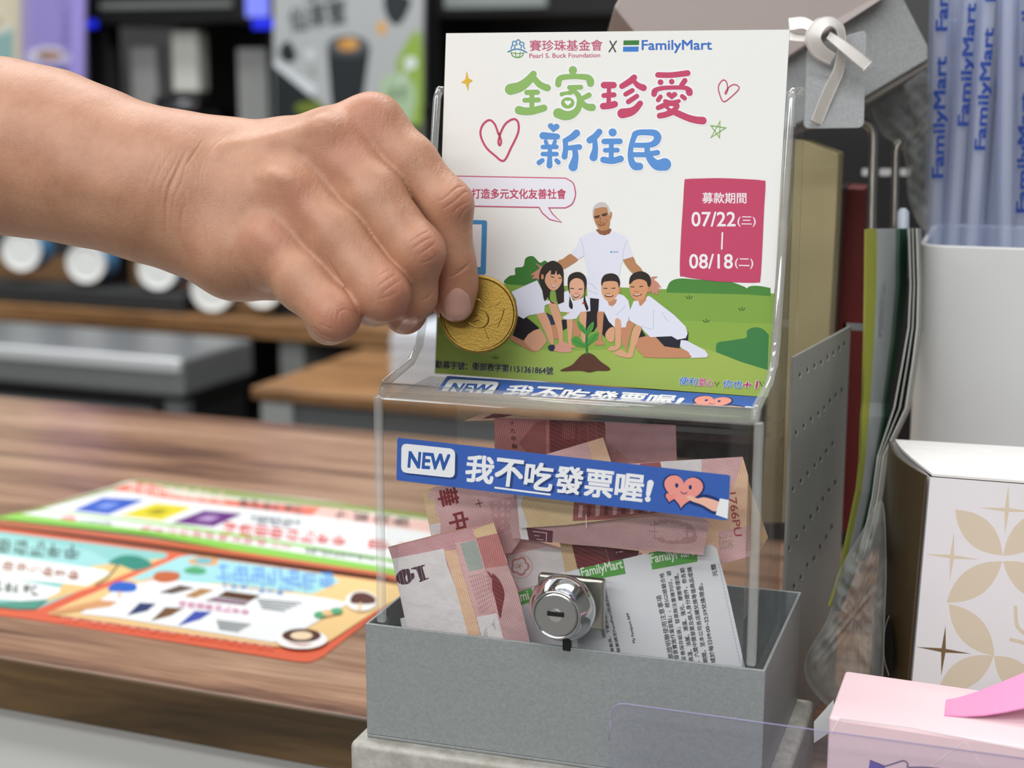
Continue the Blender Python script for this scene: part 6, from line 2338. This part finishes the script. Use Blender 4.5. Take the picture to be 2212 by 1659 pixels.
# ---- white holder full of wrapped drinking straws
e = at(1988, 523, .70)
HX, HY, HR = e[0], e[1] - 0.012, 0.012    # left side, front face, corner radius
HW, HD = 0.125, 0.105
hol = empty('straw_holder', (HX + HW / 2, HY + HD / 2, Z_COUNTER), 'plain white holder with rounded corners, full of wrapped straws', 'holder')


def rounded(x0, y0, x1, y1, r, n=10):
    out = []
    for cx, cy, a0 in ((x1 - r, y1 - r, 0), (x0 + r, y1 - r, 90), (x0 + r, y0 + r, 180), (x1 - r, y0 + r, 270)):
        out += [(cx + r * math.cos(math.radians(a0 + 90 * k / n)), cy + r * math.sin(math.radians(a0 + 90 * k / n))) for k in range(n + 1)]
    return out


bm = bmesh.new()
loops = []
for off, z in ((0.0, Z_COUNTER), (0.0, e[2] - 0.0006), (0.0006, e[2]), (0.0016, e[2]), (0.0022, e[2] - 0.0006), (0.0022, Z_COUNTER + 0.004)):
    loops.append([bm.verts.new((x, y, z)) for x, y in rounded(HX + off, HY + off, HX + HW - off, HY + HD - off, HR - off)])
for la, lb in zip(loops, loops[1:]):
    for k in range(len(la)):
        k2 = (k + 1) % len(la)
        bm.faces.new((la[k], la[k2], lb[k2], lb[k]))
bm.faces.new(list(reversed(loops[0])))
bm.faces.new(loops[-1])
finish('body', bm, mat('holder_white', '#d9dbdb', 0.38), hol, smooth=True).modifiers.new('e', 'EDGE_SPLIT').split_angle = math.radians(40)

M_FILM = clear('straw_film', (0.93, 0.945, 0.985), ior=1.4, rough=0.06, haze=0.17, hazecol='ccd4f2', smudge=0.12)
M_STRAW = clear('straw_plastic', (0.90, 0.92, 0.96), ior=1.5, rough=0.08, haze=0.30, hazecol='e8ecf4')
BLUE_P = '#2c4a9e'
spec = [  # top px, bottom px, distance, film radius px, print: (offset along, mirrored)
    (2034, 2018, .735, 24, (0.16, False), 'leftmost wrapped straw in the white holder, printed upright in blue'),
    (2066, 2046, .748, 21, None, 'wrapped bendy straw with a ribbed neck, second from the left in the white holder'),
    (2098, 2058, .726, 22, (0.36, False), 'third wrapped straw from the left, its blue print starting low'),
    (2140, 2096, .716, 22, (0.26, False), 'fourth wrapped straw from the left, its blue print at mid height'),
    (2118, 2112, .752, 23, (0.05, True), 'straw standing behind the fourth one, its print showing reversed near the bottom'),
    (2186, 2142, .738, 24, (0.52, True), 'fifth wrapped straw from the left with reversed print near the top'),
    (2178, 2172, .712, 21, None, 'unprinted wrapped straw, second from the right edge of the photo'),
    (2218, 2200, .730, 24, (0.02, False), 'rightmost wrapped straw, cut off by the edge of the photo'),
]
for xt, xb, d, rpx, pr_, lab in spec:
    p1, p0 = at(xt, -40, d - 0.022), at(xb, 560, d)
    ax = (p1 - p0) / np.linalg.norm(p1 - p0)
    foot = p0 - ax * ((p0[2] - (Z_COUNTER + 0.006)) / ax[2])
    r = rpx / FPX * d
    t = empty('drinking_straw', foot, lab, 'straw', 'wrapped straws in the white holder')
    L = np.linalg.norm(p1 - foot)
    bm = bmesh.new()
    add_tube(bm, [foot, foot + ax * L * 0.5, p1], r * 0.60, 16, cap=False)
    finish('straw_tube', bm, M_STRAW, t, smooth=True)
    bm = bmesh.new()
    add_tube(bm, [foot, foot + ax * L * 0.5, p1], r, 20, cap=False)
    finish('wrapper', bm, M_FILM, t, smooth=True)
    a1 = np.cross(ax, -_F)
    a1 = a1 / np.linalg.norm(a1)
    a2 = np.cross(a1, ax)
    if pr_:
        off, mir = pr_
        A = Art()
        l0 = np.linalg.norm(p0 - foot)
        LL = 250 / FPX * d
        for rep in (0, 1) if off < 0.3 else (0,):
            s0 = l0 + 0.02 + off * 0.115 + rep * (LL + 0.012)
            A.text('FamilyMart', (s0, 0.0), (s0 + LL, 0.0), r * 1.3, BLUE_P, bold=0.035, up=(0, 1))

        def on_tube(s, w, l, foot=foot, ax=ax, a1=a1, a2=a2, r=r, mir=mir):
            th = (w - r * 0.65) / r
            if mir:
                th = math.pi - th
            th2 = math.pi / 2 + th
            return foot + ax * s + (a1 * math.cos(th2) + a2 * math.sin(th2)) * (r * 1.012 + l)
        A.build('print', on_tube, t, cut=r * 0.18, step=0.000003)
bm = bmesh.new()
n = 15
q0, q1 = at(2060, 100, .7305), at(2062, 42, .7285)
add_tube(bm, [q0 + (q1 - q0) * k / (2 * n) for k in range(2 * n + 1)], [0.0026 + 0.0006 * (k % 2) for k in range(2 * n + 1)], 16, cap=False)
bend = finish('straw_bend', bm, M_STRAW, [o for o in bpy.data.objects if o.name == 'drinking_straw.001'][0], smooth=True)

# ---- carton with gold sides and petal pattern
GY = 0.085
f1, f0 = on_y(2010, 1030, GY), on_y(1971, 1470, GY)
back = on_z(1930, 955, f1[2])
gx = on_y(2212, 1048, GY) - f1
gx = np.array([gx[0], 0, 0]) / np.linalg.norm(gx)
GWD = 0.085
car = empty('carton', (f1[0] + 0.04, GY + 0.03, Z_COUNTER), 'white carton with beige petals and stars on its front and a dark gold side', 'carton')
bott = lambda p: p + (f0 - f1) / np.linalg.norm(f0 - f1) * ((p[2] - Z_COUNTER) / abs((f0 - f1)[2] / np.linalg.norm(f0 - f1)))
zc3, zc4 = zf(1680, 900, 4.147), zf(1680, 1260, 4.158)
A = Art()
fr = f1 + np.array([GWD, 0, 0])
A.poly([pix(f1), pix(fr), pix(bott(fr)), pix(bott(f1))], '#eae8ea')
BEI, DKG = '#dccfb8', '#7a6546'


def lens(p, q, w, c, z):
    p, q = np.array(z([p])[0]), np.array(z([q])[0])
    d = q - p
    nr = np.array([-d[1], d[0]]) / np.hypot(*d)
    pts = [p + d * t + nr * w * 4 * t * (1 - t) / 2 for t in np.linspace(0, 1, 14)] + [p + d * t - nr * w * 4 * t * (1 - t) / 2 for t in np.linspace(1, 0, 14)[1:-1]]
    A.poly(pts, c)


def star(tips, c, z):
    tips = [np.array(p) for p in z(tips)]
    cx = (tips[0] + tips[2]) / 2
    cy = (tips[1] + tips[3]) / 2
    ce = (cx + cy) / 2
    pts = []
    for i in range(4):
        a, b = tips[i], tips[(i + 1) % 4]
        pts += [a, ce + ((a - ce) + (b - ce)) * 0.075]
    A.poly(pts, c)


lens((1590, 832), (2015, 1242), 62, BEI, zc3)
lens((2018, 1248), (2480, 830), 62, BEI, zc3)
lens((1512, 1665), (2012, 1296), 60, BEI, zc3)
lens((2018, 1296), (2500, 1640), 62, BEI, zc3)
lens((1538, 186), (1945, 652), 60, BEI, zc4)
lens((1940, 652), (1440, 960), 60, BEI, zc4)
lens((1944, 652), (2330, 1010), 60, BEI, zc4)
star([(2068, 608), (2310, 852), (2034, 1064), (1798, 815)], BEI, zc3)
star([(1580, 1032), (1808, 1280), (1541, 1478), (1316, 1230)], BEI, zc3)
star([(1508, 375), (1742, 633), (1468, 832), (1238, 570)], DKG, zc4)
A.line(zc4([(2135, 215), (2150, 380), (2230, 460)]), 8, BEI, curve=True)
A.line(zc4([(2095, 505), (2230, 540)]), 8, BEI)
cf_ = A.build('front', lambda x, y, l: on_plane(x, y, f1, np.cross((f0 - f1), (1, 0, 0)) / np.linalg.norm(np.cross((f0 - f1), (1, 0, 0)))) - np.array([0, 0.00008 + l, 0]), car)
bk2 = on_z(2212, 972, f1[2])
br = back + (bk2 - back) / np.linalg.norm(bk2 - back) * (GWD + 0.02)
bm = bmesh.new()
top_ = [f1, fr, br, back]
bot_ = [bott(p) for p in top_]
tv = [bm.verts.new(tuple(p)) for p in top_]
bv = [bm.verts.new(tuple(p)) for p in bot_]
for i in (0, 1, 2, 3):
    bm.faces.new((tv[i], tv[(i + 1) % 4], bv[(i + 1) % 4], bv[i]))
bm.faces.new(bv)
finish('body', bm, mat('carton_white', '#eceaea', 0.5), car)
bm = bmesh.new()
rows = []
for k in range(9):
    t_ = k / 8
    p = f1 + (back - f1) * t_ + np.array([-0.0035 * math.sin(math.pi * t_) - 0.0012, 0, 0.0004])
    rows.append((p, bott(p)))
strip(bm, rows, 0.0007, push=(-1, 0, 0))
sd_ = finish('side', bm, mat('dark_gold_card', '#54452e', 0.4, 0.35), car)
sd_['label'] = 'dark gold side of the carton'
bm = bmesh.new()
rows = []
for k in range(9):
    t_ = k / 8
    zz = 0.0012 + 0.0012 * math.sin(math.pi * t_)
    p = f1 + (back - f1) * t_ + np.array([0.0006 - 0.0028 * math.sin(math.pi * t_), 0, zz])
    rows.append((p, fr + (br - fr) * t_ + np.array([0, 0, zz])))
strip(bm, rows, 0.0009, push=(0, 0, -1))
finish('top_flap', bm, mat('worn_white_card', '#f2f1f0', 0.55, noise=(120, 0.7, '#e6e3de')), car)
A2 = Art()
A2.ell(1919, 1394, 11, 66, '#0e0c0a', rot=-0.03)
A2.line(zc4([(1000, 292), (965, 400), (952, 540), (962, 700), (998, 826)]), 2.2, '#dcd6c8', curve=True)
sn = np.cross(back - f1, (f0 - f1))
sn = sn / np.linalg.norm(sn)
sn = sn if sn[0] < 0 else -sn
A2.build('finger_slot', lambda x, y, l: on_plane(x, y, f1 + sn * 0.0062, sn) + sn * l, car)

# ---- pink box with a satin ribbon
zp_ = on_y(1790, 1548, 0.002)[2]
pfl, pbl = on_z(1790, 1548, zp_), on_z(1826, 1448, zp_)
px_ = on_z(2190, 1500, zp_) - pbl
px_ = px_ / np.linalg.norm(px_)
PINK_W = 0.092
pk = empty('pink_gift_box', (pfl[0] + 0.045, pfl[1] + 0.02, zp_ - 0.05), 'pale pink cardboard box with a folded lid edge behind the clear sheet', 'box')
bm = bmesh.new()
a, b, c, d = pfl, pfl + px_ * PINK_W, pbl + px_ * PINK_W, pbl
add_prism(bm, [a, b, c, d], (0, 0, -0.05))
bmesh.ops.recalc_face_normals(bm, faces=bm.faces)
finish('body', bm, mat('pale_pink_card', '#efd3d8', 0.5, noise=(120, 0.8, '#eccdd3')), pk, bevel=0.0012, segs=3)
A = Art()
A.poly(zc4([(830, 1588), (965, 1642), (940, 1760), (800, 1760)]), '#6a5cae')
A.line(zc4([(965, 1642), (1060, 1612), (1130, 1592), (1170, 1620), (1172, 1650), (1300, 1650), (1450, 1662)]), 2.4, '#4a4474', curve=True)
A.line(zc4([(830, 1588), (965, 1642)]), 2.0, '#4a4474')
A.line(zc4([(1680, 1420), (1380, 1640)]), 1.5, '#f6eeee')
A.line(zc4([(1680, 1420), (1880, 1680)]), 1.5, '#f6eeee')
A.line(zc4([(480, 1350), (560, 1212), (1200, 1300), (2212, 1492)]), 3.0, '#fbecee')  # pale line painted as the highlight on the folded edge
pn_ = np.cross(px_, (0, 0, 1.0))
A.build('front_print_highlight', lambda x, y, l: on_plane(x, y, pfl, pn_) + pn_ * (0.00015 + l) * (1 if np.dot(pn_, -_F) > 0 else -1), pk)
bm = bmesh.new()
rows = []
for (x0, y0, x1, y1, hh) in ((1510, 1046, 1496, 1180, .0008), (1640, 1020, 1660, 1190, .0012), (1800, 968, 1850, 1180, .003), (2000, 890, 2040, 1150, .006), (2212, 800, 2212, 1115, .009), (2420, 740, 2420, 1090, .010)):
    (xa, ya), (xb, yb) = zc4([(x0, y0), (x1, y1)])
    rows.append((on_z(xa, ya, zp_ + hh), on_z(xb, yb, zp_ + hh * 0.6)))
strip(bm, rows, 0.0005, push=(0, 0, -1))
rb_ = finish('satin_ribbon', bm, mat('pink_satin', '#e58cc0', 0.35, sheen=0.4, bump=(2200, 0.3)), smooth=False)
tag(rb_, 'bright pink satin ribbon end lying on the pale pink box', 'ribbon')
centre(rb_)

# ---- clear tinted sheet standing in the front and the ledge that carries it
SY = -0.018
M_SHEET = clear('tinted_sheet', (0.95, 0.95, 0.975), ior=1.45, rough=0.03, haze=0.03, hazecol='b8b6cc', smudge=0.05)
q = [(1310, 1760), (1315, 1600), (1318, 1556)] + smooth_curve([(1318, 1556), (1322, 1532), (1336, 1522), (1356, 1522)], 4) + [(2330, 1656), (2330, 1900)]
P_ = [on_y(x, y, SY) for x, y in q]
P_[0][2] = P_[-1][2] = -0.0645
bm = bmesh.new()
add_prism(bm, P_, (0, 0.0008, 0))
sh = empty('plastic_sheet', (P_[0][0] + 0.06, SY, -0.0645), 'clear violet-tinted plastic sheet with a rounded corner, standing before the tray', 'plastic sheet')
finish('pane', bm, M_SHEET, sh)
bm = bmesh.new()
add_tube(bm, [p + np.array([0, 0.0004, 0]) for p in P_[1:-1]], 0.00018, 6)
finish('edge', bm, mat('violet_edge', '#a39cc6', 0.3), sh, smooth=True)
bm = bmesh.new()
wbox(bm, (0.0, -0.035, -0.09), (0.24, -0.0065, -0.0645))
wbox(bm, (0.0815, -0.0065, -0.09), (0.24, 0.055, -0.0645))
lg = finish('display_ledge', bm, mat('ledge_dark', '#4a4a4a', 0.5))
tag(lg, 'dark ledge along the counter front carrying the pink box', 'ledge')
centre(lg)
bm = bmesh.new()
add_prism(bm, [on_y(x, y, 0.040) for x, y in zc4([(325, 1245), (500, 1050), (520, 1230), (480, 1330), (325, 1435)])], (0, 0.0006, 0))
pc = finish('price_card', bm, mat('card_white', '#dfe5e4', 0.5))
tag(pc, 'small white card corner wedged between the plinth and the pink box', 'card')
centre(pc)
